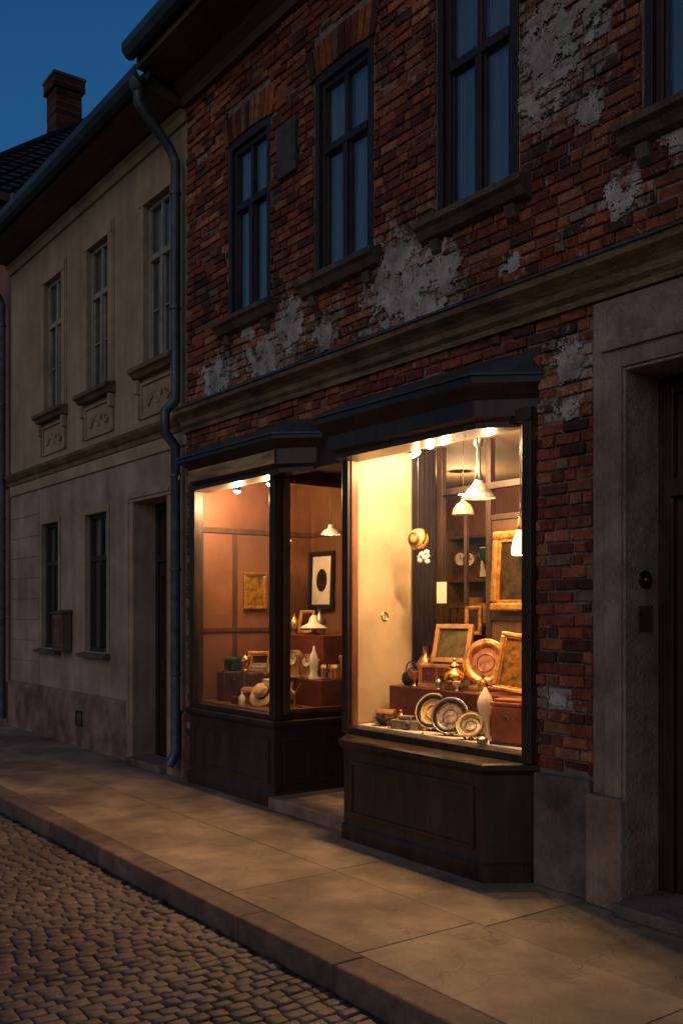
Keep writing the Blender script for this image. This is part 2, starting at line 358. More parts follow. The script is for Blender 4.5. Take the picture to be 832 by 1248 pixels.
while z<6.48:
    x=BX0+(0 if row%2 else -0.07)
    zc=z+PH/2
    while x<BX1:
        L=0.185 if (random.random()<0.72) else 0.09
        L+=random.uniform(-0.006,0.006)
        a,b=max(x,BX0+0.003),min(x+L-0.012,BX1)
        segs=[(a,b)]
        for h in excl:
            if h[2]<zc<h[3]:
                ns=[]
                for s in segs:
                    if s[1]<=h[0] or s[0]>=h[1]: ns.append(s)
                    else:
                        if s[0]<h[0]: ns.append((s[0],h[0]))
                        if s[1]>h[1]: ns.append((h[1],s[1]))
                segs=ns
        wob=0.004*noise.noise(Vector((x*0.8,z,5)))
        for s in segs:
            if s[1]-s[0]>0.02: brick(s[0],s[1],z+wob,z+wob+PH-0.012+random.uniform(-0.003,0.002),bcol())
        x+=L
    z+=PH;row+=1
for a,b in UW:
    n=11; xc=(a+b)/2; W=(b-a)+0.1
    for i in range(n):
        t=(i+0.5)/n-0.5
        x=xc+t*W; tilt=t*0.12; bow=0.03*(1-4*t*t)
        k=len(v); col=tuple(q*0.8 for q in bcol()); w=W/n/2-0.005; d=-0.026+random.uniform(-0.004,0.004)
        z0=WZ1-0.02+bow; z1=z0+0.24
        for yy,e in ((0.005,0),(d+0.005,0),(d,0.005)):
            for sx,zz in ((-1,z0+e),(1,z0+e),(1,z1-e),(-1,z1-e)):
                tt=(zz-z0)/0.24
                v.append((x+sx*(w-e)*(1+0.1*tt)+tilt*tt,yy,zz)); cols.append(col)
        for L in range(2):
            for i2 in range(4):
                p=k+L*4+i2;q=k+L*4+(i2+1)%4
                f.append((p,q,q+4,p+4))
        f.append((k+8,k+9,k+10,k+11))
mesh('bricks',v,f,BRICK,bh,cols=cols)
v=[];f=[]
st=0.010
wins=[(a,b,4.1,5.8) for a,b in UW]
for (cx,cz,rx,rz) in P:
    nx=int(rx*2*1.8/st); nz=int(rz*2*1.8/st); idx={}
    def inside(x,z):
        q=1-((x-cx)/rx)**2-((z-cz)/rz)**2
        if q<-1.6: return False
        nn=noise.fractal(Vector((x*9,z*9,3.1)),0.6,2.2,7)
        jn=0.10 if (z%PH)<0.012 else 0
        if q*0.42+nn*0.85-jn<0.05: return False
        if any(h[0]-0.02<x<h[1]+0.02 and h[2]<z<h[3] for h in wins): return False
        if 3.27<z<3.58: return False
        if z<=3.27: return -3.90<x<-3.5
        return True
    def vid(i,j,x,z):
        if (i,j) not in idx:
            idx[(i,j)]=len(v); v.append((x+random.uniform(-.003,.003),-0.027-0.008*noise.noise(Vector((x*5,z*5,0))),z+random.uniform(-.003,.003)))
        return idx[(i,j)]
    for i in range(nx):
        for j in range(nz):
            x=cx-rx*1.8+i*st; z=cz-rz*1.8+j*st
            if inside(x+st/2,z+st/2):
                f.append((vid(i,j,x,z),vid(i+1,j,x+st,z),vid(i+1,j+1,x+st,z+st),vid(i,j+1,x,z+st)))
o=mesh('plaster_remnants',v,f,PLASTER,bh)
sm=o.modifiers.new('s','SOLIDIFY'); sm.thickness=0.012; sm.offset=-1
for a,b in UW:
    boxes('window_casing',[(a+0.001,a+0.05,-0.01,0.14,WZ0,WZ1),(b-0.05,b-0.001,-0.01,0.14,WZ0,WZ1),(a+0.05,b-0.05,-0.01,0.14,WZ1-0.07,WZ1-0.001)],WINW,bh)
    window(bh,a+0.051,b-0.051,WZ0+0.01,WZ1-0.072,0.02,WINW,tr=0.64)
    profx('window_sill',[(0.1,4.2),(-0.13,4.17),(-0.13,4.13),(-0.10,4.11),(-0.07,4.06),(-0.02,4.04),(0.1,4.04)],a-0.12,b+0.12,SILL,bh,bevel=0.004)
    for q in (a-0.02,b-0.06):
        profx('sill_bracket',[(0.0,4.037),(-0.07,4.037),(-0.05,3.97),(0.0,3.93)],q,q+0.08,SILL,bh,bevel=0.004)
box('wall_plaque',-6.70,-6.43,-0.05,0.0,5.12,5.55,mat('slate_plaque',(0.10,0.09,0.085),(0.05,0.045,0.045),8,0.8,0.4,40),bh)
profx('string_cornice',[(0.0,3.30),(-0.045,3.30),(-0.045,3.335),(-0.07,3.36),(-0.075,3.40),(-0.10,3.425),(-0.15,3.46),(-0.155,3.50),(-0.145,3.505),(0.0,3.545)],BX0-0.02,BX1,CORN,bh,nx=1)
profx('cornice_flashing',[(0.0,3.56),(-0.165,3.517),(-0.168,3.50),(-0.160,3.50),(-0.157,3.508),(0.0,3.55)],BX0-0.02,BX1,LEAD,bh)
profx('eaves_cornice',[(0.05,6.42),(-0.06,6.42),(-0.07,6.50),(-0.13,6.55),(-0.14,6.62),(0.05,6.62)],BX0,BX1,SOFF,bh)
profx('soffit',[(0.05,6.622),(-0.50,6.66),(-0.50,6.84),(-0.46,6.84),(0.05,6.70)],BX0-0.06,BX1,SOFF,bh)
profx('roof',[(-0.52,6.845),(3.2,10.6),(7.0,6.845)],BX0-0.06,BX1,TILE,bh)
profx('gutter',[(-0.505,6.85),(-0.505,6.80),(-0.53,6.755),(-0.565,6.74),(-0.60,6.755),(-0.63,6.80),(-0.635,6.86),(-0.645,6.86),(-0.64,6.79),(-0.605,6.74),(-0.565,6.725),(-0.52,6.745),(-0.495,6.8),(-0.495,6.85)],BX0-0.08,BX1,ZINC,bh)
boxes('house_walls',[(BX0+0.005,BX0+0.1,0.3,7,0,6.8),(BX1-0.1,BX1-0.003,0.3,7,0,6.8),(BX0+0.1,BX1-0.1,6.9,7,0,6.8),(BX0+0.1,BX1-0.1,0.1,6.9,3.0,3.06)],MORTAR,bh,bevel=0)
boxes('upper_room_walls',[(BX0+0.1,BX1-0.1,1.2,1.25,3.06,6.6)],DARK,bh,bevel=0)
box('brick_wall_plinth',-3.915,-3.505,-0.045,0.0,0,0.66,STONE_D,bh,bevel=0.012)
box('red_painted_plinth',-8.355,-8.19,-0.03,0.0,0,0.36,mat('red_paint',(0.22,0.06,0.04),(0.1,0.03,0.02),8,0.8,0.4,40),bh,bevel=0.008)
boxes('door_surround',[(-3.49,-3.395,-0.03,0.0,0.60,3.29),(-3.395,-3.281,-0.055,0.0,0.60,3.0),(-2.25,-2.14,-0.055,0.0,0.60,3.0),(-2.14,-2.04,-0.03,0.0,0.6,3.29),
   (-3.395,-2.14,-0.03,0.0,3.06,3.29),(-3.41,-2.12,-0.075,0.0,3.0,3.06),(-3.281,-2.249,-0.055,0.0,2.901,3.0)],STONE,bh,bevel=0.006)
boxes('door_jamb',[(-3.282,-3.262,-0.045,0.26,0.0,2.9),(-2.27,-2.251,-0.045,0.26,0.0,2.9),(-3.262,-2.27,-0.045,0.26,2.88,2.899)],STONE,bh,bevel=0.006)
boxes('door_surround_base',[(-3.50,-3.263,-0.085,0.0,0.0,0.60),(-2.268,-2.03,-0.085,0.0,0.0,0.60)],STONE,bh,bevel=0.014)
box('door_step',-3.262,-2.27,-0.16,0.3,0.0,0.07,STONE_D,bh,bevel=0.012)
dl=[(-3.262,-3.17,0.24,0.30,0.07,2.88),(-2.36,-2.27,0.24,0.30,0.07,2.88),(-3.17,-2.36,0.24,0.30,2.78,2.88),(-3.17,-2.36,0.22,0.30,2.22,2.32),
   (-3.165,-2.365,0.27,0.32,0.07,2.22),(-3.165,-2.365,0.275,0.315,2.32,2.78)]
for zz in ((0.2,0.85),(0.98,1.45),(1.58,2.12)):
    for xa,xb in ((-3.12,-2.81),(-2.73,-2.42)):
        dl+=[(xa,xb,0.255,0.27,zz[0],zz[0]+0.03),(xa,xb,0.255,0.27,zz[1]-0.03,zz[1]),(xa,xa+0.03,0.255,0.27,zz[0]+0.03,zz[1]-0.03),(xb-0.03,xb,0.255,0.27,zz[0]+0.03,zz[1]-0.03)]
boxes('entrance_door',dl,WOOD,bh)
db=empty('door_bell')
lathe('bell_ring',[(0,0.012),(0.03,0.012),(0.038,0.008),(0.048,0.01),(0.05,0)],BLACK,db,loc=(-3.26,0.12,1.77),rot=(0,R(90),0))
lathe('bell_button',[(0,0.02),(0.012,0.018),(0.014,0.01)],BRASS,db,loc=(-3.26,0.12,1.77),rot=(0,R(90),0))
box('name_plate',-3.262,-3.254,0.06,0.18,1.49,1.63,mat('tarnished_brass',(0.16,0.11,0.06),None,10,0.5,0.2,50,metal=0.6,big=0),None,bevel=0.002)

# ---------------- shopfront
sf=empty('shopfront')
def plR(o,b=0.02): return [(-5.93-o,b),(-5.77-o,-0.30-o),(-4.16+o*0.7,-0.30-o),(-3.87+o,b)]
loft('canopy',[(plR(-0.10),2.70),(plR(-0.10),2.735),(plR(-0.06),2.76),(plR(-0.06),2.86),(plR(-0.035),2.885),(plR(-0.0),2.93),(plR(0.02),2.945),(plR(0.02),2.985)],WOOD,sf)
loft('canopy_roof',[(plR(0.035),2.987),(plR(0.035),3.0),([(-5.85,0.02),(-5.72,-0.03),(-4.2,-0.03),(-3.95,0.02)],3.15)],LEAD,sf)
def blR(o,b=0.02): return [(-5.77-o,b),(-5.50-o*0.5,-0.25-o),(-4.11+o*0.5,-0.25-o),(-3.925+o,b)]
loft('stall_riser',[(blR(0.015),0.0),(blR(0.015),0.10),(blR(0.0),0.115),(blR(0.0),0.63),(blR(0.02),0.65),(blR(0.035),0.665),(blR(0.035),0.695),(blR(0.02),0.705)],WOOD,sf)
pf=lambda xa,xb,za,zb,y,t: [(xa,xb,y-t,y,za,za+0.025),(xa,xb,y-t,y,zb-0.025,zb),(xa,xa+0.025,y-t,y,za+0.025,zb-0.025),(xb-0.025,xb,y-t,y,za+0.025,zb-0.025)]
boxes('riser_panel',pf(-5.42,-4.19,0.18,0.56,-0.25,0.012),WOOD,sf)
boxes('window_frame',[(-5.775,-5.70,-0.07,0.02,0.705,2.72),(-3.985,-3.91,-0.07,0.02,0.705,2.72),(-5.70,-3.985,-0.07,0.02,0.705,0.752),(-5.775,-3.91,-0.075,0.02,2.72,2.80)],WOOD,sf,bevel=0.006)
boxes('inner_window_bead',[(-5.699,-5.685,-0.045,0.015,0.753,2.719),(-3.999,-3.986,-0.045,0.015,0.753,2.719)],WOODR,sf,bevel=0.003)
mesh('shop_glass',[(-5.685,-0.03,0.753),(-3.999,-0.03,0.753),(-3.999,-0.03,2.719),(-5.685,-0.03,2.719)],[(0,1,2,3)],GLASS,sf)
def plL(o,b=0.02): return [(-8.13-o,b),(-7.98-o,-0.27-o),(-6.40+o*0.7,-0.27-o),(-6.12+o,b)]
loft('canopy',[(plL(-0.10),2.70),(plL(-0.10),2.735),(plL(-0.06),2.76),(plL(-0.06),2.88),(plL(-0.035),2.90),(plL(-0.0),2.93),(plL(0.02),2.945),(plL(0.02),2.975)],WOOD,sf)
loft('canopy_roof',[(plL(0.035),2.977),(plL(0.035),2.99),([(-8.03,0.02),(-7.9,-0.03),(-6.5,-0.03),(-6.25,0.02)],3.13)],LEAD,sf)
box('fascia_board',-7.93,-6.47,-0.222,-0.211,2.765,2.872,WOODGOLD,sf,bevel=0.003)
def blL(o): return [(-8.19,0.78),(-8.165-o,-0.08-o),(-6.68+o,-0.08-o),(-6.68+o,0.78)]
loft('stall_riser',[(blL(0.015),0.0),(blL(0.015),0.10),(blL(0),0.115),(blL(0),0.63),(blL(0.02),0.65),(blL(0.035),0.665),(blL(0.035),0.695),(blL(0.02),0.705)],WOOD,sf)
boxes('riser_panel',pf(-8.08,-6.76,0.18,0.56,-0.08,0.012),WOOD,sf)
boxes('riser_side_panel',[(-6.68,-6.668,0.0,0.7,0.18,0.205),(-6.68,-6.668,0.0,0.7,0.535,0.56),(-6.68,-6.668,0.0,0.025,0.205,0.535),(-6.68,-6.668,0.675,0.7,0.205,0.535)],WOOD,sf)
boxes('window_frame',[(-8.18,-8.08,-0.08,0.02,0.705,2.72),(-6.77,-6.685,-0.08,0.01,0.705,2.72),(-8.08,-6.77,-0.08,0.0,0.705,0.752),(-8.18,-6.685,-0.082,0.0,2.72,2.78),
   (-6.755,-6.69,0.70,0.78,0.705,2.72),(-6.755,-6.69,0.01,0.70,0.705,0.752),(-6.755,-6.69,0.0,0.78,2.70,2.78)],WOOD,sf,bevel=0.006)
boxes('inner_window_bead',[(-6.735,-6.66,0.011,0.06,0.753,2.699),(-6.735,-6.68,0.665,0.699,0.753,2.699),(-6.735,-6.69,0.06,0.665,0.753,0.79),(-6.735,-6.69,0.06,0.665,2.655,2.699)],WOODR,sf,bevel=0.003)
mesh('shop_glass',[(-8.08,-0.04,0.753),(-6.77,-0.04,0.753),(-6.77,-0.04,2.719),(-8.08,-0.04,2.719)],[(0,1,2,3)],GLASS,sf)
mesh('side_glass',[(-6.718,0.01,0.753),(-6.718,0.70,0.753),(-6.718,0.70,2.70),(-6.718,0.01,2.70)],[(0,1,2,3)],GLASS,sf)
boxes('recess_lintel',[(-6.684,-5.776,0.0,0.06,2.72,3.0),(-6.684,-5.776,0.06,0.80,2.76,2.80),(-8.2,-6.684,0.02,0.06,2.78,3.0),(-5.776,-3.9,0.02,0.06,2.80,3.0)],WOOD,sf)
boxes('entry_wall',[(-5.776,-5.752,0.02,0.8,0,2.80)],WOOD,sf)
boxes('shop_door',[(-6.68,-6.60,0.78,0.84,0.1,2.76),(-5.86,-5.78,0.78,0.84,0.1,2.76),(-6.60,-5.86,0.78,0.84,2.1,2.2),(-6.60,-5.86,0.79,0.83,0.1,0.9),(-6.60,-6.52,0.79,0.83,0.9,2.1),(-5.94,-5.86,0.79,0.83,0.9,2.1)],WOODR,sf)
mesh('door_glass',[(-6.6,0.81,0.9),(-5.86,0.81,0.9),(-5.86,0.81,2.76),(-6.6,0.81,2.76)],[(0,1,2,3)],GLASS,sf)
box('entry_step',-6.66,-5.6,-0.16,0.78,0.0,0.10,STONE,sf,bevel=0.012)
boxes('shop_room',[(-8.25,-8.2,0.06,3.0,0,2.99),(-3.895,-3.84,0.06,3.0,0,2.99),(-8.2,-3.895,2.9,3.0,0,2.99)],INTB,sf,bevel=0)
boxes('shop_ceiling',[(-8.2,-3.895,0.06,2.9,2.9,2.95)],INTC,sf,bevel=0)
boxes('shop_floor',[(-8.2,-3.895,0.84,2.9,0.0,0.08)],WOODR,sf,bevel=0)
boxes('display_partition',[(-5.75,-5.705,0.03,0.72,0.77,2.9)],INTW,sf,bevel=0.003)
boxes('display_floor',[(-5.70,-3.9,0.02,0.95,0.72,0.768)],CLOTH,sf,bevel=0.004)
boxes('display_body',[(-5.70,-3.9,0.022,0.95,0.08,0.719)],WOOD,sf,bevel=0)
boxes('display_floor_left',[(-8.19,-6.77,0.0,1.3,0.712,0.765)],WOODR,sf,bevel=0.004)
boxes('display_backdrop',[(-8.2,-6.9,1.3,1.34,0.1,2.9)],INTB,sf,bevel=0)
boxes('display_side',[(-8.2,-8.17,0.03,1.3,0.77,2.9)],INTP,sf,bevel=0)
boxes('wall_panelling',[(-8.155,-6.9,1.285,1.30,2.35,2.40),(-8.17,-8.155,0.03,1.285,2.35,2.40),(-7.62,-7.57,1.286,1.30,0.77,2.35),(-7.06,-7.01,1.286,1.30,0.77,2.35),
   (-8.17,-8.156,0.38,0.43,0.77,2.35),(-8.17,-8.156,0.82,0.87,0.77,2.35),(-8.17,-8.154,0.03,1.285,1.40,1.44)],PANELW,sf)
n=50;v=[];f=[]
for i in range(n+1):
    t=i/n; yy=0.53+0.24*t; a=0.012*math.sin(t*5*6.28)
    v+=[(-5.68+a,yy,2.86),(-5.675+a*1.3,yy,0.78)]
for i in range(n): f.append((2*i,2*i+1,2*i+3,2*i+2))
mesh('dark_drape',v,f,NAVY,sf,smooth=True)
boxes('wood_screen',[(-5.16,-5.11,0.80,0.85,0.77,2.88),(-4.64,-4.58,0.80,0.85,0.77,2.88),(-5.64,-3.9,0.79,0.84,2.50,2.55),(-5.11,-4.64,0.805,0.835,2.27,2.31),(-5.70,-5.64,0.80,0.85,0.77,2.88),(-4.02,-3.96,0.80,0.85,0.77,2.88),
   (-5.11,-4.64,0.805,0.835,1.53,1.57),(-5.64,-5.16,0.805,0.835,1.25,1.29),(-5.40,-5.37,0.805,0.835,1.29,2.50)],WOOD,sf)
boxes('screen_panel',[(-5.11,-4.64,0.815,0.828,0.77,1.53),(-5.64,-5.16,0.815,0.828,0.77,1.25),(-5.11,-4.64,0.817,0.829,1.57,2.27)],PANELW,sf,bevel=0)
SH=[(-7.55,-6.35,2.62,2.9,z,z+0.03) for z in (0.5,1.0,1.45,1.9,2.35)]+[(-7.58,-7.55,2.6,2.9,0.08,2.45),(-6.35,-6.32,2.6,2.9,0.08,2.45),(-6.97,-6.94,2.6,2.9,0.08,2.45)]
boxes('room_shelves',SH,PANELW,sf)
boxes('room_wall_light_panel',[(-6.25,-5.6,2.87,2.899,0.9,2.6)],INTW,sf,bevel=0)

# ---------------- display items
def leanframe(name,loc,w,h,t,fm,pm,yaw=0,lean=-12,bw=0.03,mount=None,roll=0):
    e=empty(name,loc,(R(lean),R(roll),R(yaw)))
    boxes('frame',[(-w/2,w/2,-t,0,0,bw),(-w/2,w/2,-t,0,h-bw,h),(-w/2,-w/2+bw,-t,0,bw,h-bw),(w/2-bw,w/2,-t,0,bw,h-bw)],fm,e,bevel=bw*0.25)
    b2=bw*0.35
    boxes('inner_bead',[(-w/2+bw,w/2-bw,-t*0.7,0,bw,bw+b2),(-w/2+bw,w/2-bw,-t*0.7,0,h-bw-b2,h-bw),(-w/2+bw,-w/2+bw+b2,-t*0.7,0,bw+b2,h-bw-b2),(w/2-bw-b2,w/2-bw,-t*0.7,0,bw+b2,h-bw-b2)],fm,e,bevel=0.003)
    q=bw+b2
    box('picture',-w/2+q,w/2-q,-t*0.35,-0.001,q,h-q,mount or pm,e,bevel=0)
    if mount:
        lathe('portrait',[(0,0.003),(w*0.2,0.003),(w*0.22,0)],pm,e,loc=(0,-t*0.36,h/2),rot=(R(90),0,0),scale=(1,1.25,1))
    return e
def plate(name,loc,r,m,yaw=15,lean=-18,ring=None):
    e=empty(name,loc,(R(lean),0,R(yaw)))
    lathe('plate_body',[(0,0.008),(r*0.35,0.008),(r*0.38,0.018),(r*0.42,0.008),(r*0.62,0.008),(r*0.68,0.022),(r*0.96,0.034),(r,0.03),(r*0.96,0.022),(r*0.6,0.0),(0,0)],m,e,loc=(0,0,r),rot=(R(90),0,0))
    if ring: lathe('plate_ring',[(r*0.70,0.026),(r*0.76,0.034),(r*0.84,0.036),(r*0.9,0.034)],ring,e,loc=(0,0,r),rot=(R(90),0,0))
    boxes('easel',[(-0.03,-0.02,-0.035,0.05,0.0,0.012),(0.02,0.03,-0.035,0.05,0.0,0.012),(-0.006,0.006,0.012,0.022,0.0,r*1.3)],WOOD,e,bevel=0.002)
    return e
def clock(name,loc,w,h,m,yaw=0):
    e=empty(name,loc,(0,0,R(yaw))); n=14
    pts=[(-w/2,0),(w/2,0)]+[(w/2*math.cos(math.pi*i/n),h-w/2+w/2*math.sin(math.pi*i/n)) for i in range(n+1)]
    d=w*0.25; k=len(pts)
    v=[(x,-d,z) for x,z in pts]+[(x,d,z) for x,z in pts]
    f=[tuple(range(k)),tuple(range(2*k-1,k-1,-1))]+[(i,i+k,(i+1)%k+k,(i+1)%k) for i in range(k)]
    mesh('case',v,f,m,e,bevel=0.004)
    box('foot',-w*0.62,w*0.62,-d*1.2,d*1.2,-0.0005,h*0.09,m,e,bevel=0.004)
    zc=h-w/2
    lathe('dial',[(0,0.004),(w*0.36,0.004),(w*0.37,0)],PAPER,e,loc=(0,-d,zc),rot=(R(90),0,0),seg=28)
    lathe('bezel',[(w*0.36,0.0),(w*0.37,0.012),(w*0.42,0.010),(w*0.43,0)],BRASS,e,loc=(0,-d,zc),rot=(R(90),0,0),seg=28)
    boxes('hands',[(-0.003,0.003,-d-0.008,-d-0.005,zc,zc+w*0.28),(0,w*0.2,-d-0.0095,-d-0.0085,zc-0.003,zc+0.003)],BLACK,e,bevel=0)
    return e
VP=[[(0,0),(0.4,0),(0.42,0.05),(0.3,0.12),(0.55,0.35),(0.6,0.5),(0.42,0.72),(0.2,0.82),(0.2,0.92),(0.32,1.0),(0.28,1.0)],
    [(0,0),(0.45,0),(0.5,0.2),(0.5,0.55),(0.3,0.7),(0.15,0.78),(0.15,0.97),(0.2,1.0),(0,1.0)],
    [(0,0),(0.5,0),(0.52,0.04),(0.12,0.1),(0.08,0.35),(0.16,0.4),(0.08,0.46),(0.08,0.75),(0.3,0.8),(0.32,0.85),(0.1,0.87),(0.1,1.0),(0,1.0)],
    [(0,0),(0.3,0),(0.33,0.05),(0.12,0.2),(0.12,0.3),(0.6,0.55),(0.7,0.85),(0.6,0.83),(0.5,0.6),(0,0.4)]]
def vase(loc,h,m,kind,name='vase'):
    return lathe(name,[(r*h*0.5,z*h) for r,z in VP[kind]],m,None,loc=loc,seg=24)
def books(loc,n,yaw=0):
    e=empty('book_stack',loc,(0,0,R(yaw))); z=0
    for i in range(n):
        t=random.uniform(0.022,0.04); dx=random.uniform(-0.01,0.01)
        m=random.choice(CLOTHB)
        boxes('book_cover',[(-0.08+dx,0.08+dx,-0.058,0.058,z,z+0.003),(-0.08+dx,0.08+dx,-0.058,0.058,z+t-0.003,z+t),(-0.083+dx,-0.08+dx,-0.058,0.058,z,z+t)],m,e,bevel=0.001)
        box('book_pages',-0.079+dx,0.076+dx,-0.054,0.054,z+0.0035,z+t-0.0035,PAPER,e,bevel=0)
        z+=t+0.0005
    return e
def casket(loc,w,h,d,m,yaw=0,name='wooden_casket'):
    e=empty(name,loc,(0,0,R(yaw)))
    box('body',-w/2,w/2,-d/2,d/2,0,h*0.68,m,e,bevel=0.006)
    n=8; pts=[(-d/2-0.004,h*0.70),(d/2+0.004,h*0.70)]+[((d/2+0.004)*math.cos(math.pi*i/n),h*0.72+h*0.28*math.sin(math.pi*i/n)) for i in range(n+1)]
    profx('lid',pts,-w/2-0.004,w/2+0.004,m,e)
    boxes('straps',[(-w*0.33,-w*0.27,-d/2-0.004,-d/2,0.002,h*0.67),(w*0.27,w*0.33,-d/2-0.004,-d/2,0.002,h*0.67),(-0.012,0.012,-d/2-0.008,-d/2,h*0.5,h*0.74)],BRASS,e,bevel=0.001)
    return e
MS=[WHITE,BRASS,COPPER,SILVER,GREEN,OAK,REDW]
def clutter(x0,x1,y,z,step=0.17,hs=(0.12,0.3)):
    x=x0
    while x<x1:
        r=random.random(); h=random.uniform(*hs)
        if r<0.38: vase((x,y+random.uniform(-.03,.03),z),h,random.choice(MS),random.randrange(4))
        elif r<0.50: clock('mantel_clock',(x,y,z),h*0.6,h,random.choice([OAK,REDW,BLACK]),random.uniform(-5,25))
        elif r<0.72: leanframe('small_frame',(x,y+0.03,z),h*0.75,h,0.015,random.choice([GOLD,OAK,BLACK]),random.choice([PICT,PICT2,PAPER]),random.uniform(0,20),-10,0.018)
        elif r<0.9: casket((x,y,z),h*0.9,h*0.6,h*0.5,random.choice([OAK,REDW,LEATH]),random.uniform(-5,25))
        else: books((x,y,z),random.randint(2,4),random.uniform(-15,15))
        x+=step*random.uniform(0.8,1.25)
box('display_stand',-5.60,-4.20,0.24,0.74,0.769,1.05,REDW,None,bevel=0.006)
e=empty('jewelry_box',(-5.22,0.45,1.05),(0,0,R(18)))
boxes('box_body',[(-0.16,0.16,-0.12,0.10,0.0,0.03),(-0.155,0.155,-0.115,-0.10,0.03,0.17),(-0.155,0.155,0.08,0.095,0.03,0.17),(-0.155,-0.14,-0.10,0.08,0.03,0.17),(0.14,0.155,-0.10,0.08,0.03,0.17)],OAK,e)
boxes('drawer_front',[(-0.12,-0.005,-0.122,-0.115,0.05,0.15),(0.005,0.12,-0.122,-0.115,0.05,0.15)],REDW,e)
lathe('knob',[(0,0.012),(0.007,0.01),(0.008,0.004),(0.004,0)],BRASS,e,loc=(-0.06,-0.122,0.1),rot=(R(90),0,0),seg=12)
lathe('knob',[(0,0.012),(0.007,0.01),(0.008,0.004),(0.004,0)],BRASS,e,loc=(0.06,-0.122,0.1),rot=(R(90),0,0),seg=12)
l=empty('lid',(0,0.09,0.17),(R(-16),0,0),e)
boxes('lid_frame',[(-0.155,0.155,-0.03,0,0.0,0.035),(-0.155,0.155,-0.03,0,0.255,0.29),(-0.155,-0.12,-0.03,0,0.035,0.255),(0.12,0.155,-0.03,0,0.035,0.255)],OAK,l)
box('lid_lining',-0.12,0.12,-0.012,-0.002,0.035,0.255,mat('faded_silk',(0.09,0.07,0.03),(0.03,0.026,0.012),12,0.85,0.2,60,big=0,spec=0.05),l,bevel=0)
e=empty('kettle',(-5.53,0.40,1.05))
lathe('body',[(0,0),(0.055,0),(0.072,0.02),(0.078,0.05),(0.07,0.085),(0.045,0.105),(0.03,0.11),(0.028,0.115),(0.02,0.122),(0,0.125)],BLACK,e)
lathe('lid_knob',[(0.006,0.12),(0.012,0.132),(0.01,0.142),(0,0.145)],SILVER,e,seg=16)
tube('spout',[(0.06,0,0.05),(0.09,0,0.065),(0.105,0,0.095)],0.011,BLACK,e)
tube('handle',[(-0.06,0,0.09)]+[(-0.07*math.cos(t),0,0.10+0.075*math.sin(t)) for t in [i*math.pi/10 for i in range(1,10)]]+[(0.06,0,0.09)],0.005,BLACK,e)
e=empty('brass_teapot',(-5.0,0.34,1.05))
lathe('body',[(0,0),(0.045,0),(0.048,0.008),(0.03,0.02),(0.03,0.03),(0.065,0.055),(0.078,0.085),(0.066,0.12),(0.035,0.14),(0.028,0.155),(0.038,0.168),(0.03,0.172),(0.024,0.185),(0.008,0.198),(0.012,0.21),(0.006,0.222),(0,0.224)],BRASS,e)
tube('spout',[(0.06,0,0.07),(0.09,0,0.085),(0.10,0,0.12),(0.115,0,0.145)],0.010,BRASS,e)
tube('handle',[(-0.035,0,0.14),(-0.07,0,0.155),(-0.10,0,0.13),(-0.10,0,0.09),(-0.07,0,0.07)],0.006,BRASS,e)
plate('copper_plate',(-4.83,0.46,1.08),0.165,COPPER,24,-14,ring=GOLD)
box('plate_block',-4.93,-4.73,0.40,0.55,1.051,1.082,OAK,None)
leanframe('small_painting',(-4.47,0.36,1.06),0.27,0.40,0.03,GOLD,PICT2,40,-14,0.03,roll=9)
leanframe('dark_framed_print',(-4.62,0.60,1.055),0.26,0.34,0.03,BLACK,PICT,20,-10,0.03)
e=empty('porcelain_bird',(-4.97,0.62,1.05))
lathe('pedestal',[(0,0),(0.03,0),(0.032,0.01),(0.012,0.03),(0.010,0.17),(0.018,0.18),(0,0.182)],BRASS,e,seg=20)
lathe('bird_body',[(0,-0.03),(0.018,-0.02),(0.026,0.0),(0.022,0.02),(0.012,0.035),(0.014,0.045),(0.010,0.056),(0,0.06)],WHITE,e,loc=(0,0,0.21),rot=(0,R(20),0),seg=20)
mesh('wing',[(-0.01,-0.012,0.2),(-0.075,-0.02,0.235),(-0.05,-0.015,0.215),(-0.01,0.012,0.2),(-0.075,0.02,0.235)],[(0,1,2),(3,4,2)],WHITE,e)
e=empty('mahogany_tea_caddy',(-4.25,0.13,0.769),(0,0,R(14)))
CAD=mat('caddy_wood',(0.36,0.12,0.04),(0.20,0.06,0.022),8,0.3,0.15,30,big=0)
box('body',-0.11,0.11,-0.07,0.07,0.0,0.24,CAD,e,bevel=0.012)
boxes('lid',[(-0.116,0.116,-0.076,0.076,0.242,0.265),(-0.10,0.10,-0.06,0.06,0.266,0.285)],CAD,e,bevel=0.006)
boxes('base_moulding',[(-0.118,0.118,-0.078,0.078,-0.0005,0.02)],WOOD,e)
lathe('keyhole_plate',[(0,0.004),(0.014,0.003),(0.016,0)],BRASS,e,loc=(0,-0.071,0.17),rot=(R(90),0,0),seg=20)
lathe('porcelain_vase',[(0,0),(0.04,0),(0.042,0.012),(0.03,0.03),(0.028,0.10),(0.034,0.15),(0.05,0.20),(0.052,0.24),(0.04,0.28),(0.02,0.31),(0.008,0.335),(0,0.34)],WHITE,None,loc=(-4.52,0.165,0.769))
lathe('brass_bowl',[(0,0.004),(0.03,0.004),(0.035,0.012),(0.07,0.035),(0.083,0.06),(0.086,0.062),(0.08,0.06),(0.06,0.035),(0.03,0.018),(0,0.016)],BLACK,None,loc=(-5.50,0.12,0.767))
e=empty('folding_camera',(-5.24,0.11,0.769),(0,0,R(22)))
boxes('body',[(-0.11,0.11,-0.05,0.05,0.0,0.065),(-0.05,0.05,-0.035,0.035,0.066,0.095)],mat('grey_leather',(0.22,0.19,0.15),(0.12,0.10,0.08),20,0.5,0.3,80,big=0),e,bevel=0.006)
lathe('lens',[(0,0.02),(0.018,0.02),(0.024,0.024),(0.026,0)],SILVER,e,loc=(0.03,-0.05,0.033),rot=(R(90),0,0),seg=24)
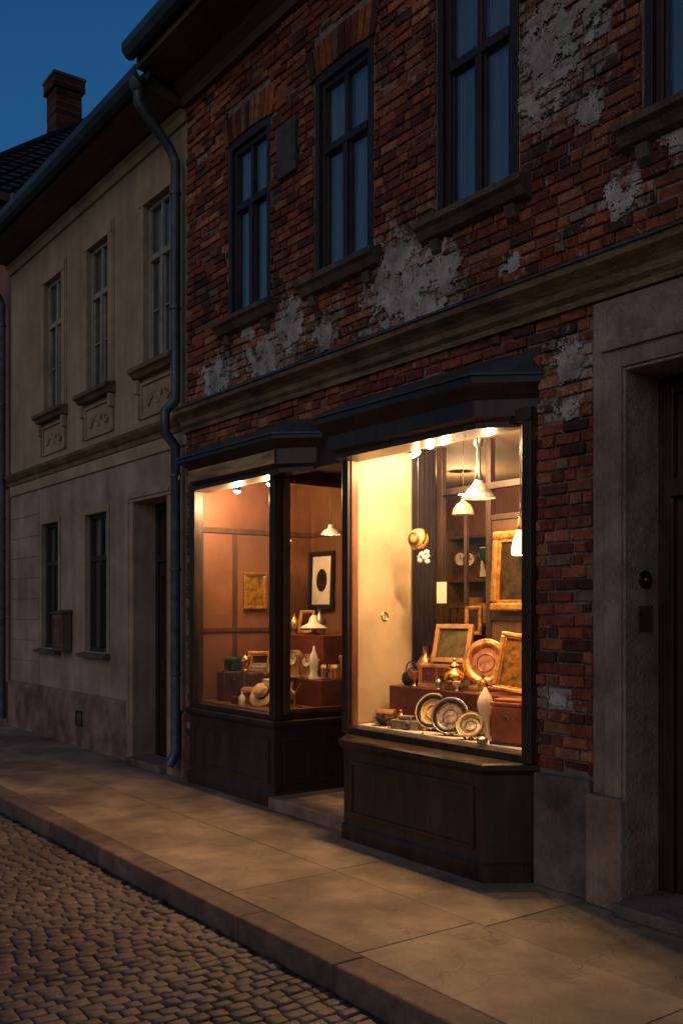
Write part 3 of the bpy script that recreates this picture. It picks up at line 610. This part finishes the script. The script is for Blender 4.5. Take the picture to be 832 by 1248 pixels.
plate('straw_hat_plate',(-5.05,0.17,0.775),0.13,STRAW,25,-20,ring=BLACK)
plate('engraved_silver_plate',(-4.79,0.09,0.772),0.13,SILVER,30,-24,ring=BLACK)
plate('pewter_plate',(-4.56,0.055,0.772),0.095,SILVER,30,-35,ring=STRAW)
plate('dark_plate',(-4.92,0.20,0.772),0.11,BLACK,20,-16,ring=SILVER)
lathe('ink_pot',[(0,0),(0.035,0),(0.036,0.03),(0.015,0.045),(0.016,0.06),(0,0.062)],SILVER,None,loc=(-4.40,0.02,0.769),seg=24)
lathe('candle_stick',[(0,0),(0.04,0),(0.042,0.01),(0.012,0.025),(0.01,0.10),(0.02,0.12),(0.008,0.13),(0.012,0.2),(0.025,0.215),(0.01,0.22),(0.009,0.28),(0,0.282)],BRASS,None,loc=(-4.28,0.42,1.05),seg=24)
clock('mantel_clock',(-5.42,0.60,1.051),0.17,0.27,REDW,18)
books((-4.40,0.60,1.051),3,12)
vase((-5.38,0.30,1.051),0.13,COPPER,3,'copper_cup'); vase((-4.66,0.28,1.051),0.12,BRASS,0); vase((-5.10,0.28,1.051),0.09,SILVER,0); vase((-4.90,0.27,1.051),0.08,WHITE,3,'small_dish')
vase((-5.38,0.17,0.769),0.12,BRASS,0); vase((-4.98,0.03,0.769),0.055,BRASS,3,'small_dish'); vase((-5.36,0.04,0.769),0.05,COPPER,3,'small_dish')
vase((-4.68,0.19,0.769),0.17,COPPER,0); casket((-5.58,0.20,0.769),0.14,0.11,0.09,OAK,25)
vase((-5.58,0.58,1.051),0.28,COPPER,1); vase((-5.08,0.70,1.051),0.34,COPPER,2,'candle_stick'); vase((-4.30,0.66,1.051),0.36,GREEN,0)
gf=leanframe('gilt_picture_frame',(-4.87,0.795,1.60),0.40,0.58,0.05,GOLD,PICT,0,-3,0.06)
leanframe('gilt_miniature_frame',(-5.28,0.80,1.42),0.17,0.22,0.025,GOLD,PICT,0,-2,0.025)
leanframe('gilt_picture_frame',(-4.32,0.80,1.50),0.36,0.50,0.04,GOLD,PICT2,0,-2,0.05)
def cord(name,x,y,z0,z1,parent): return tube(name,[(x,y,z0),(x,y,z1)],0.003,BLACK,parent,res=2)
def point(name,x,y,z,w,parent,col=(1.0,0.61,0.29),rad=0.015):
    l=bpy.data.lights.new(name,'POINT'); l.energy=w; l.color=col; l.shadow_soft_size=rad
    o=bpy.data.objects.new(name,l); o.location=(x,y,z); C.objects.link(o)
    if parent: o.parent=parent
    return o
e=empty('cone_pendant_lamp'); X,Y,Z=-4.72,0.30,2.36
lathe('shade',[(0.115,0),(0.118,0.004),(0.06,0.075),(0.035,0.11),(0.028,0.125),(0.026,0.123),(0.032,0.108),(0.056,0.073),(0.112,0.002)],SILVER,e,loc=(X,Y,Z))
lathe('cap',[(0.03,0.12),(0.034,0.13),(0.02,0.17),(0.014,0.22),(0.014,0.34),(0.03,0.36),(0.034,0.40),(0,0.41)],BLACK,e,loc=(X,Y,Z),seg=24)
cord('cord',X,Y,Z+0.4,2.9,e)
lathe('bulb',[(0,0.02),(0.02,0.03),(0.028,0.05),(0.02,0.075),(0.01,0.09)],BULB,e,loc=(X,Y,Z),seg=20)
e=empty('glass_pendant_lamp'); X,Y,Z=-5.08,0.5,2.29
lathe('shade',[(0.078,0),(0.08,0.004),(0.072,0.04),(0.05,0.075),(0.02,0.095),(0.018,0.11),(0.0,0.115)],mat('patterned_shade',(0.5,0.38,0.26),(0.05,0.03,0.015),45,0.5,0.2,60,big=0),e,loc=(X,Y,Z))
cord('cord',X,Y,Z+0.11,2.9,e)
e=empty('hanging_ornament'); X,Y,Z=-5.40,0.35,2.13
lathe('globe',[(0,-0.075)]+[(0.076*math.cos(t),0.076*math.sin(t)) for t in [(-80+i*10)*math.pi/180 for i in range(17)]]+[(0,0.075)],mat('painted_globe',(0.55,0.34,0.10),(0.22,0.11,0.02),14,0.35,0.2,40,big=0),e,loc=(X,Y,Z))
lathe('globe_band',[(0.077,-0.01),(0.081,-0.008),(0.081,0.008),(0.077,0.01)],BRASS,e,loc=(X,Y,Z),rot=(R(70),0,0))
lathe('globe_face',[(0.03,0.076),(0.034,0.074),(0.05,0.062),(0.045,0.066)],LEATH,e,loc=(X,Y,Z),rot=(R(90),0,R(20)),seg=24)
cord('cord',X,Y,Z+0.07,2.9,e)
for i in range(9):
    a=i*2.4; lathe('petal',[(0,-0.02),(0.017,-0.012),(0.022,0),(0.017,0.012),(0,0.02)],WHITE,e,loc=(X+0.06+0.035*math.cos(a),Y+0.02*math.sin(a),Z-0.10-0.012*i*0.7),seg=12)
tube('stem',[(X+0.02,Y,Z-0.07),(X+0.06,Y,Z-0.1),(X+0.06,Y,Z-0.17)],0.003,BLACK,e)
e=empty('opal_pendant_lamp'); X,Y,Z=-4.36,0.32,1.96
lathe('shade',[(0.0,0.0),(0.05,0.002),(0.058,0.012),(0.056,0.05),(0.046,0.10),(0.03,0.14),(0.018,0.165),(0.014,0.18)],SHADE,e,loc=(X,Y,Z))
lathe('gallery',[(0.018,0.165),(0.024,0.175),(0.02,0.2),(0.012,0.23),(0.006,0.25)],BRASS,e,loc=(X,Y,Z),seg=24)
cord('cord',X,Y,Z+0.24,2.9,e)
e=empty('price_tag',(-5.42,0.6,1.66),(0,0,R(25)))
box('card',-0.04,0.04,-0.002,0.002,0.0,0.16,PAPER,e,bevel=0.001)
tube('string',[(0,0,0.158),(0.01,0,0.22),(0,0,1.22)],0.0015,BLACK,e,res=1)
e=empty('ring_ornament'); lathe('ring',[(0.03,-0.005),(0.036,0),(0.03,0.005),(0.024,0),(0.03,-0.005)],BRASS,e,loc=(-5.70,0.28,1.56),rot=(0,R(90),0),seg=28)
def spot(name,x,y,z,w):
    e=empty(name)
    lathe('housing',[(0.0,0.075),(0.02,0.075),(0.032,0.06),(0.036,0.0),(0.033,0.0),(0.030,0.03)],BLACK,e,loc=(x,y,z),seg=24)
    lathe('bulb',[(0,-0.025),(0.02,-0.018),(0.033,-0.002),(0.029,0.02)],BULB,e,loc=(x,y,z),seg=20)
    cord('stem',x,y,z+0.07,2.9,e)
    if w>0: point('lamp_light',x,y,z-0.07,w,e)
LW=3.0
for i,(x,y) in enumerate(((-5.36,0.30),(-5.10,0.20),(-4.86,0.12),(-4.42,0.10))):
    spot('ceiling_spot',x,y,2.76,(7,14,25,28)[i]*LW)
spot('ceiling_spot',-5.56,0.44,2.78,1.5*LW)
point('cone_lamp_light',-4.72,0.30,2.33,6*LW,bpy.data.objects['cone_pendant_lamp'])
point('opal_lamp_light',-4.36,0.32,1.93,3*LW,bpy.data.objects['opal_pendant_lamp'])
for x,y in ((-7.7,0.16),(-7.1,0.14)):
    spot('ceiling_spot',x,y,2.70,16*LW)
spot('ceiling_spot',-6.6,1.9,2.7,18*LW)

# ---- left window items
boxes('tiered_display_stand',[(-7.95,-6.85,0.50,1.25,0.766,1.0),(-7.95,-7.1,0.70,1.25,1.001,1.38)],REDW,None,bevel=0.006)
e=empty('suitcase',(-7.78,0.24,0.767),(0,0,R(14)))
box('body',-0.24,0.24,-0.08,0.08,0.0,0.28,LEATH,e,bevel=0.02)
boxes('strap',[(-0.15,-0.12,-0.086,0.086,-0.0008,0.286),(0.12,0.15,-0.086,0.086,-0.0008,0.286)],WOODR,e)
tube('handle',[(-0.05,0,0.28),(-0.045,0,0.31),(0.045,0,0.31),(0.05,0,0.28)],0.008,LEATH,e)
boxes('lock',[(-0.02,0.02,-0.088,-0.08,0.2,0.235)],BRASS,e)
e=empty('straw_hat',(-7.28,0.12,0.77),(R(-38),0,R(20)))
lathe('hat',[(0,0.09),(0.05,0.088),(0.062,0.075),(0.068,0.01),(0.13,0.004),(0.135,0.0),(0.068,0.0),(0,0.0)],STRAW,e,loc=(0,0,0.13),rot=(R(90),0,0))
lathe('hat_band',[(0.070,0.008),(0.0695,0.03),(0.068,0.034)],BLACK,e,loc=(0,0,0.13),rot=(R(90),0,0))
leanframe('framed_portrait',(-7.95,1.28,1.62),0.42,0.58,0.04,BLACK,PICT,0,-2,0.035,mount=PAPER)
e=empty('table_lamp',(-7.40,0.80,1.382))
lathe('base',[(0,0),(0.06,0),(0.062,0.01),(0.02,0.03),(0.016,0.08)],BRASS,e)
lathe('shade',[(0.13,0.06),(0.132,0.065),(0.05,0.11),(0.04,0.15),(0.02,0.18),(0,0.185)],WHITE,e)
lathe('porcelain_bottle',[(0,0),(0.045,0),(0.047,0.02),(0.03,0.06),(0.035,0.10),(0.042,0.15),(0.03,0.21),(0.012,0.26),(0.006,0.29),(0,0.295)],WHITE,None,loc=(-7.05,0.56,1.002))
e=empty('wooden_radio',(-7.15,0.92,1.002),(0,0,R(28)))
box('body',-0.13,0.13,-0.07,0.07,0,0.2,OAK,e,bevel=0.012)
box('grille',-0.09,0.03,-0.074,-0.07,0.05,0.16,BLACK,e,bevel=0.002)
lathe('dial',[(0,0.012),(0.018,0.012),(0.02,0)],BRASS,e,loc=(0.08,-0.07,0.11),rot=(R(90),0,0),seg=20)
e=empty('trinket_box',(-7.62,0.60,1.002),(0,0,R(10)))
box('body',-0.10,0.10,-0.06,0.06,0,0.12,GREEN,e,bevel=0.006)
box('lid',-0.105,0.105,-0.065,0.065,0.121,0.145,BRASS,e,bevel=0.006)
e=empty('desk_scissors_stand',(-6.93,0.28,0.767))
lathe('foot',[(0,0),(0.07,0),(0.07,0.012),(0.015,0.02),(0.012,0.12),(0,0.125)],BRASS,e)
tube('arm',[(0,0,0.12),(-0.08,-0.02,0.2)],0.006,BRASS,e); tube('arm',[(0,0,0.12),(0.06,0.02,0.22)],0.006,BRASS,e)
lathe('brass_bell',[(0.06,0),(0.055,0.01),(0.035,0.04),(0.028,0.07),(0.015,0.085),(0.006,0.09),(0.01,0.105),(0,0.11)],BRASS,None,loc=(-7.05,0.18,0.767))
leanframe('small_frame',(-7.62,0.86,1.39),0.18,0.22,0.02,GOLD,PICT,15,-10,0.022)
leanframe('wall_picture',(-7.25,1.28,1.75),0.28,0.36,0.03,REDW,PICT2,0,-2,0.03)
box('red_cabinet',-7.02,-6.92,1.0,1.28,1.4,2.45,REDW,None,bevel=0.006)
random.seed(31)
clutter(-7.86,-7.45,1.0,1.382,0.14,(0.18,0.30))
clutter(-7.90,-7.65,0.80,1.382,0.15,(0.18,0.26))
clutter(-7.44,-6.9,0.60,1.002,0.13,(0.15,0.23))
clutter(-7.94,-7.7,0.56,1.002,0.14,(0.20,0.30))
clutter(-7.55,-7.0,0.32,0.767,0.12,(0.14,0.27))
clutter(-7.60,-7.45,0.10,0.767,0.15,(0.10,0.16))
casket((-7.52,0.22,0.767),0.18,0.15,0.12,OAK,18); casket((-6.93,0.66,1.002),0.15,0.13,0.10,OAK,30)
leanframe('framed_print',(-8.08,0.70,0.77),0.34,0.44,0.03,GOLD,PICT,70,-8,0.035)
casket((-7.86,0.22,1.056),0.16,0.12,0.11,GREEN,12,'enamel_casket'); vase((-7.66,0.22,1.056),0.18,BRASS,0)
leanframe('wall_picture',(-8.150,0.62,1.62),0.26,0.36,0.025,GOLD,PICT2,90,-1,0.03)
clock('mantel_clock',(-7.30,0.52,1.002),0.15,0.25,OAK,20)
for z in (0.53,1.03,1.48,1.93): clutter(-7.45,-6.4,2.74,z+0.002,0.16,(0.22,0.38))
leanframe('wall_picture',(-5.92,2.865,1.5),0.34,0.46,0.03,BLACK,PICT,0,0,0.04)
for (x,y,z) in ((-7.55,0.55,2.25),(-7.2,0.85,2.3)):
    e=empty('enamel_pendant_lamp')
    lathe('shade',[(0.09,0),(0.092,0.004),(0.06,0.04),(0.025,0.06),(0.02,0.09),(0,0.095)],WHITE,e,loc=(x,y,z))
    lathe('bulb',[(0,-0.005),(0.02,0.005),(0.022,0.02),(0.01,0.04)],BULB,e,loc=(x,y,z),seg=16)
    cord('cord',x,y,z+0.09,2.9,e)

# ------------------------------------------------------------------ cream house
random.seed(5)
ch=empty('cream_house')
CX0,CX1=-13.72,-8.365
CU=[(-12.31,-11.69),(-10.86,-10.24),(-9.31,-8.69)]
CLW=[(-12.44,-11.84,1.13,2.72),(-10.94,-10.31,1.13,2.72)]
CD=(-9.50,-8.70,0.0,2.74)
wallmesh('upper_wall',CX0,CX1,3.36,6.5,[(a,b,4.15,5.80,0.14) for a,b in CU],CREAM,ch,y=0.0)
wallmesh('lower_wall',CX0,CX1,0,3.36,[(*c,0.14) for c in CLW]+[(*CD,0.25)],CREAMLOW,ch,y=0.002)
for a,b in CU:
    window(ch,a+0.002,b-0.002,4.152,5.798,0.035,WINL,tr=0.66,bars=(0.5,))
    boxes('window_surround',[(a-0.11,a-0.002,-0.03,0.001,4.15,5.80),(b+0.002,b+0.11,-0.03,0.001,4.15,5.80),(a-0.11,b+0.11,-0.032,0.001,5.802,5.93)],CREAMTRIM,ch,bevel=0.006)
    boxes('surround_outer_bead',[(a-0.14,a-0.11,-0.015,0.001,4.15,5.96),(b+0.11,b+0.14,-0.015,0.001,4.15,5.96),(a-0.11,b+0.11,-0.016,0.001,5.93,5.962)],CREAMTRIM,ch,bevel=0.004)
    profx('window_sill',[(0.035,4.149),(-0.13,4.12),(-0.13,4.075),(-0.10,4.06),(-0.07,4.02),(0.0,4.01)],a-0.17,b+0.17,CORN,ch,bevel=0.003)
    boxes('apron_panel',pf(a-0.08,b+0.08,3.60,3.97,-0.001,0.02),CREAMTRIM,ch)
    boxes('apron_bracket',[(a-0.14,a-0.085,-0.07,0.0,3.86,4.01),(b+0.085,b+0.14,-0.07,0.0,3.86,4.01),(a-0.13,a-0.095,-0.045,0.0,3.60,3.855),(b+0.095,b+0.13,-0.045,0.0,3.60,3.855)],CREAMTRIM,ch,bevel=0.012)
    xc=(a+b)/2
    lathe('rosette',[(0,0.03),(0.03,0.026),(0.045,0.012),(0.06,0.02),(0.075,0)],CREAMTRIM,ch,loc=(xc,0,3.785),rot=(R(90),0,0),seg=24)
    for s in (-1,1):
        pts=[(xc+s*(0.07+0.20*t),-0.012,3.785+0.07*math.sin(t*6.0)*(1-t*0.3)) for t in [i/14 for i in range(15)]]
        tube('scroll',pts,0.014,CREAMTRIM,ch,res=3)
        pts=[(xc+s*(0.17+0.05*math.cos(t)*(1-t/8)),-0.01,3.80+0.05*math.sin(t)*(1-t/8)) for t in [i*0.5 for i in range(12)]]
        tube('scroll',pts,0.010,CREAMTRIM,ch,res=3)
profx('string_cornice',[(0.0,3.34),(-0.03,3.34),(-0.035,3.39),(-0.06,3.41),(-0.09,3.45),(-0.095,3.485),(0.0,3.52)],CX0,CX1,CORN,ch)
box('frieze_band',CX0,CX1,-0.02,0.0,3.20,3.335,CREAMTRIM,ch,bevel=0.004)
for (a,b,c,d) in CLW:
    window(ch,a+0.002,b-0.002,c+0.002,d-0.002,0.05,WINW,tr=0.68,bars=())
    boxes('window_surround',[(a-0.07,a-0.002,-0.015,0.001,c,d),(b+0.002,b+0.07,-0.015,0.001,c,d),(a-0.07,b+0.07,-0.017,0.001,d+0.002,d+0.08)],CREAMTRIM,ch,bevel=0.005)
    profx('window_sill',[(0.045,c-0.001),(-0.09,c-0.025),(-0.09,c-0.06),(0.0,c-0.07)],a-0.09,b+0.09,SILL,ch,bevel=0.003)
rl=[]
for i in range(9):
    z0=0.66+i*0.277
    rl.append((CX0+0.02,-12.56,-0.007,0.0,z0,z0+0.268))
boxes('rusticated_courses',rl,CREAMLOW,ch,bevel=0.004)
profx('plinth',[(0.0,0.0),(-0.05,0.0),(-0.05,0.60),(-0.02,0.635),(0.0,0.64)],CX0,CD[0]-0.15,PLINTH2,ch,bevel=0.006)
profx('plinth',[(0.0,0.0),(-0.05,0.0),(-0.05,0.60),(-0.02,0.635),(0.0,0.64)],CD[1]+0.12,CX1-0.0,PLINTH2,ch,bevel=0.006)
boxes('door_surround',[(CD[0]-0.149,CD[0]-0.003,-0.06,0.003,0,CD[3]),(CD[1]+0.003,CD[1]+0.119,-0.06,0.003,0,CD[3]),(CD[0]-0.149,CD[1]+0.119,-0.062,0.003,CD[3]+0.003,CD[3]+0.12)],CREAMLOW,ch,bevel=0.008)
boxes('door_surround_bead',[(CD[0]-0.13,CD[0]-0.09,-0.075,-0.06,0.4,CD[3]+0.06),(CD[0]-0.089,CD[1]+0.07,-0.077,-0.06,CD[3]+0.04,CD[3]+0.075)],CREAMLOW,ch,bevel=0.004)
a,b,_,d=CD
dl=[(a,a+0.06,0.2,0.26,0.08,d),(b-0.06,b,0.2,0.26,0.08,d),(a+0.06,b-0.06,0.2,0.26,d-0.08,d),(a+0.06,b-0.06,0.19,0.26,2.12,2.2),(a+0.06,b-0.06,0.225,0.26,0.08,2.12),(a+0.06,b-0.06,0.23,0.26,2.2,d-0.08)]
for za,zb in ((0.2,0.9),(1.05,2.0)):
    for xa,xb in ((a+0.1,(a+b)/2-0.03),((a+b)/2+0.03,b-0.1)):
        dl+=[(xa,xb,0.21,0.225,za,za+0.03),(xa,xb,0.21,0.225,zb-0.03,zb),(xa,xa+0.03,0.21,0.225,za+0.03,zb-0.03),(xb-0.03,xb,0.21,0.225,za+0.03,zb-0.03)]
boxes('entrance_door',dl,WINW,ch)
box('door_step',a+0.002,b-0.002,-0.14,0.2,0.001,0.08,STONE_D,ch,bevel=0.012)
profx('eaves_cornice',[(0.02,6.30),(-0.03,6.30),(-0.05,6.37),(-0.09,6.40),(0.02,6.41)],CX0,CX1,CREAMTRIM,ch)
profx('soffit',[(0.05,6.40),(-0.42,6.50),(-0.42,6.62),(-0.39,6.62),(0.05,6.45)],CX0,CX1-0.01,SOFF,ch)
profx('gutter',[(-0.425,6.63),(-0.425,6.58),(-0.45,6.535),(-0.485,6.52),(-0.52,6.535),(-0.55,6.58),(-0.555,6.64),(-0.565,6.64),(-0.56,6.57),(-0.525,6.52),(-0.485,6.505),(-0.44,6.525),(-0.415,6.58),(-0.415,6.63)],CX0,CX1+0.06,ZINC,ch)
profx('roof',[(-0.44,6.64),(3.2,9.2),(7.0,6.64)],CX0,CX1-0.02,TILE,ch)
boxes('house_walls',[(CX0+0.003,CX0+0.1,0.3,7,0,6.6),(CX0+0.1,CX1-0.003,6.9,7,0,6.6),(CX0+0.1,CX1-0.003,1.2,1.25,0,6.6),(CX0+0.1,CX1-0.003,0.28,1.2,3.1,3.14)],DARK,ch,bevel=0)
dp=empty('drainpipe')
tube('pipe',[(-8.42,-0.485,6.52),(-8.42,-0.485,6.36),(-8.42,-0.42,6.28),(-8.42,-0.16,6.02),(-8.42,-0.10,5.9),(-8.42,-0.10,3.62),(-8.42,-0.21,3.50),(-8.42,-0.21,3.3),(-8.42,-0.10,3.18),(-8.42,-0.10,0.25),(-8.42,-0.17,0.12)],0.048,ZINC,dp)
lathe('hopper',[(0.03,-0.08),(0.05,-0.05),(0.08,0.0),(0.09,0.06),(0.085,0.06)],ZINC,dp,loc=(-8.42,-0.485,6.50))
for z in (5.6,4.5,2.9,2.0,1.0): lathe('pipe_clip',[(0.05,-0.015),(0.056,-0.012),(0.056,0.012),(0.05,0.015)],ZINC,dp,loc=(-8.42,-0.10,z),seg=24)
dp=empty('drainpipe')
tube('pipe',[(-13.76,-0.485,6.52),(-13.76,-0.40,6.3),(-13.76,-0.16,6.0),(-13.76,-0.11,5.9),(-13.76,-0.11,0.1)],0.045,ZINC,dp)
for z in (5.6,4.5,2.9,1.5): lathe('pipe_clip',[(0.047,-0.015),(0.052,-0.012),(0.052,0.012),(0.047,0.015)],ZINC,dp,loc=(-13.76,-0.11,z),seg=24)
e=empty('mailbox',(-11.53,-0.01,1.12))
box('body',-0.16,0.16,-0.13,0,0.0,0.46,mat('mailbox_wood',(0.17,0.10,0.07),None,8,0.6,0.2,40,big=0),e,bevel=0.008)
profx('lid',[(0,0.50),(-0.15,0.462),(-0.15,0.45),(0,0.462)],-0.175,0.175,SILL,e)
boxes('front_frame',pf(-0.13,0.13,0.04,0.40,-0.13,0.012)+[(-0.08,0.08,-0.138,-0.13,0.30,0.325)],WOODR,e)
e=empty('wall_vent',(-11.02,-0.05,0.25))
boxes('grille',[(-0.10,0.10,-0.012,0,0,0.02),(-0.10,0.10,-0.012,0,0.16,0.18),(-0.10,-0.08,-0.012,0,0.02,0.16),(0.08,0.10,-0.012,0,0.02,0.16)]+[(-0.08,0.08,-0.008,-0.002,0.03+i*0.027,0.042+i*0.027) for i in range(5)],BLACK,e,bevel=0.002)

# ------------------------------------------------------------------ pink house at the far end
ph=empty('pink_house')
PX0,PX1=-30.0,-13.73
PW=[(-16.3-2.2*i,-15.6-2.2*i) for i in range(6)]
wallmesh('street_wall',PX0,PX1,0,7.3,[(a,b,4.2,5.8,0.14) for a,b in PW]+[(a,b,1.2,2.8,0.14) for a,b in PW],PINK,ph,y=0.001)
for a,b in PW:
    window(ph,a+0.002,b-0.002,4.202,5.798,0.06,WINL,curt=True); window(ph,a+0.002,b-0.002,1.202,2.798,0.06,WINW,curt=False)
boxes('side_walls',[(PX1-0.10,PX1-0.002,0.02,7,0,7.5),(PX0,PX0+0.1,0.02,7,0,7.5),(PX0+0.1,PX1-0.1,0.8,0.9,0,7.3)],PINK,ph,bevel=0)
profx('string_cornice',[(0,3.34),(-0.06,3.36),(-0.09,3.46),(0,3.5)],PX0,PX1-0.02,CREAMTRIM,ph)
box('plinth',PX0,PX1-0.02,-0.04,0.0,0,0.6,PLINTH2,ph)
v=[];f=[];cols=[]
def tilesurf(A,B,Cc,D,rows,wid):
    A,B,Cc,D=map(Vector,(A,B,Cc,D))
    nrm=(B-A).cross(D-A).normalized()
    if nrm.z<0: nrm=-nrm
    for r in range(rows):
        t0=r/rows; t1=(r+1.25)/rows
        L=A.lerp(D,t0);Rr=B.lerp(Cc,t0); L2=A.lerp(D,min(t1,1));R2=B.lerp(Cc,min(t1,1))
        n=max(1,int((Rr-L).length/wid))
        for i in range(n):
            s0=i/n+0.004;s1=(i+1)/n-0.004
            k=len(v); o=nrm*(0.045+random.uniform(0,0.008)); o2=nrm*0.005; c=random.uniform(0.7,1.3)
            v.extend([L.lerp(Rr,s0)+o,L.lerp(Rr,s1)+o,L2.lerp(R2,s1)+o2,L2.lerp(R2,s0)+o2,L.lerp(Rr,s0),L.lerp(Rr,s1)])
            cols.extend([(c,c,c)]*6); f.extend([(k,k+1,k+2,k+3),(k+4,k+5,k+1,k)])
ec=(-13.9,-0.75,7.55); eb=(-13.9,6.5,7.55); rd=(-16.2,2.2,10.2); rl_=(-29,2.2,10.2); el=(-31,-0.75,7.55); rb=(-16.2,3.2,10.2)
tilesurf(ec,eb,rb,rd,22,0.2)
tilesurf(el,ec,rd,rl_,22,0.22)
k=len(v); v.extend([Vector(p)-Vector((0,0,0.01)) for p in (ec,eb,rb,rd,el,rl_)]); cols.extend([(1,1,1)]*6); f.extend([(k,k+1,k+2,k+3),(k+4,k,k+3,k+5),(k,k+4,k+1)])
mesh('roof',v,f,TILE,ph,cols=cols)
tube('hip_tiles',[ec,rd],0.07,TILE,ph); tube('ridge_tiles',[rl_,rb],0.07,TILE,ph)
boxes('eaves',[(-13.98,-13.88,-0.78,6.5,7.42,7.54),(-31,-13.98,-0.80,-0.72,7.42,7.54),(-31,-13.99,-0.7,0.0,7.30,7.40)],SOFF,ph)
che=empty('brick_chimney')
v=[];f=[];cols=[]
cxx,cyy=-18.15,2.4
for r in range(36):
    z0=9.2+r*0.07; hw=0.25 if r<33 else 0.30
    k=len(v); c=tuple(q*0.5 for q in bcol()); q=0.004*random.random()
    v+=bv(cxx-hw-q,cxx+hw+q,cyy-hw-q,cyy+hw+q,z0,z0+0.062); cols+=[c]*8; f+=[tuple(i+k for i in w) for w in BF]
mesh('chimney_stack',v,f,BRICK,che,cols=cols)
box('chimney_core',cxx-0.24,cxx+0.24,cyy-0.24,cyy+0.24,9.2,11.68,MORTAR,che,bevel=0)
box('chimney_cap',cxx-0.32,cxx+0.32,cyy-0.32,cyy+0.32,11.72,11.78,STONE_D,che,bevel=0.01)

# ------------------------------------------------------------------ light
w=bpy.data.worlds.new('World'); S.world=w; w.use_nodes=True
n=w.node_tree.nodes; l=w.node_tree.links; bg=n['Background']
sk=n.new('ShaderNodeTexSky'); sk.sky_type='NISHITA'; sk.sun_disc=False; sk.sun_elevation=R(1.0); sk.sun_rotation=R(130); sk.altitude=0; sk.air_density=1.0; sk.dust_density=0.3; sk.ozone_density=4.0
mx=n.new('ShaderNodeMix'); mx.data_type='RGBA'; mx.blend_type='MULTIPLY'; mx.inputs[0].default_value=1
l.new(sk.outputs[0],mx.inputs[6]); mx.inputs[7].default_value=(0.6,1.0,0.98,1)
l.new(mx.outputs[2],bg.inputs[0]); bg.inputs[1].default_value=0.26
sl=bpy.data.lights.new('street_lamp_fill','SUN'); sl.energy=0.38; sl.angle=R(40); sl.color=(1.0,0.70,0.48)  # added wide lamp, stands in for the warm glow of unseen street lamps
so=bpy.data.objects.new('street_lamp_fill',sl); C.objects.link(so); so.rotation_euler=(R(60),0,R(15))

cam=bpy.data.cameras.new('camera'); co=bpy.data.objects.new('camera',cam); C.objects.link(co)
co.location=(0,-4.3,1.6)
d=Vector((-0.807,0.591,0)); co.rotation_euler=d.to_track_quat('-Z','Y').to_euler()
cam.sensor_fit='VERTICAL'; cam.sensor_height=36; cam.lens=36*1180/1248
cam.shift_y=(745-624)/1248; cam.clip_end=1000; cam.clip_start=0.05
S.camera=co
S.view_settings.view_transform='Standard'; S.view_settings.look='None'; S.view_settings.exposure=0
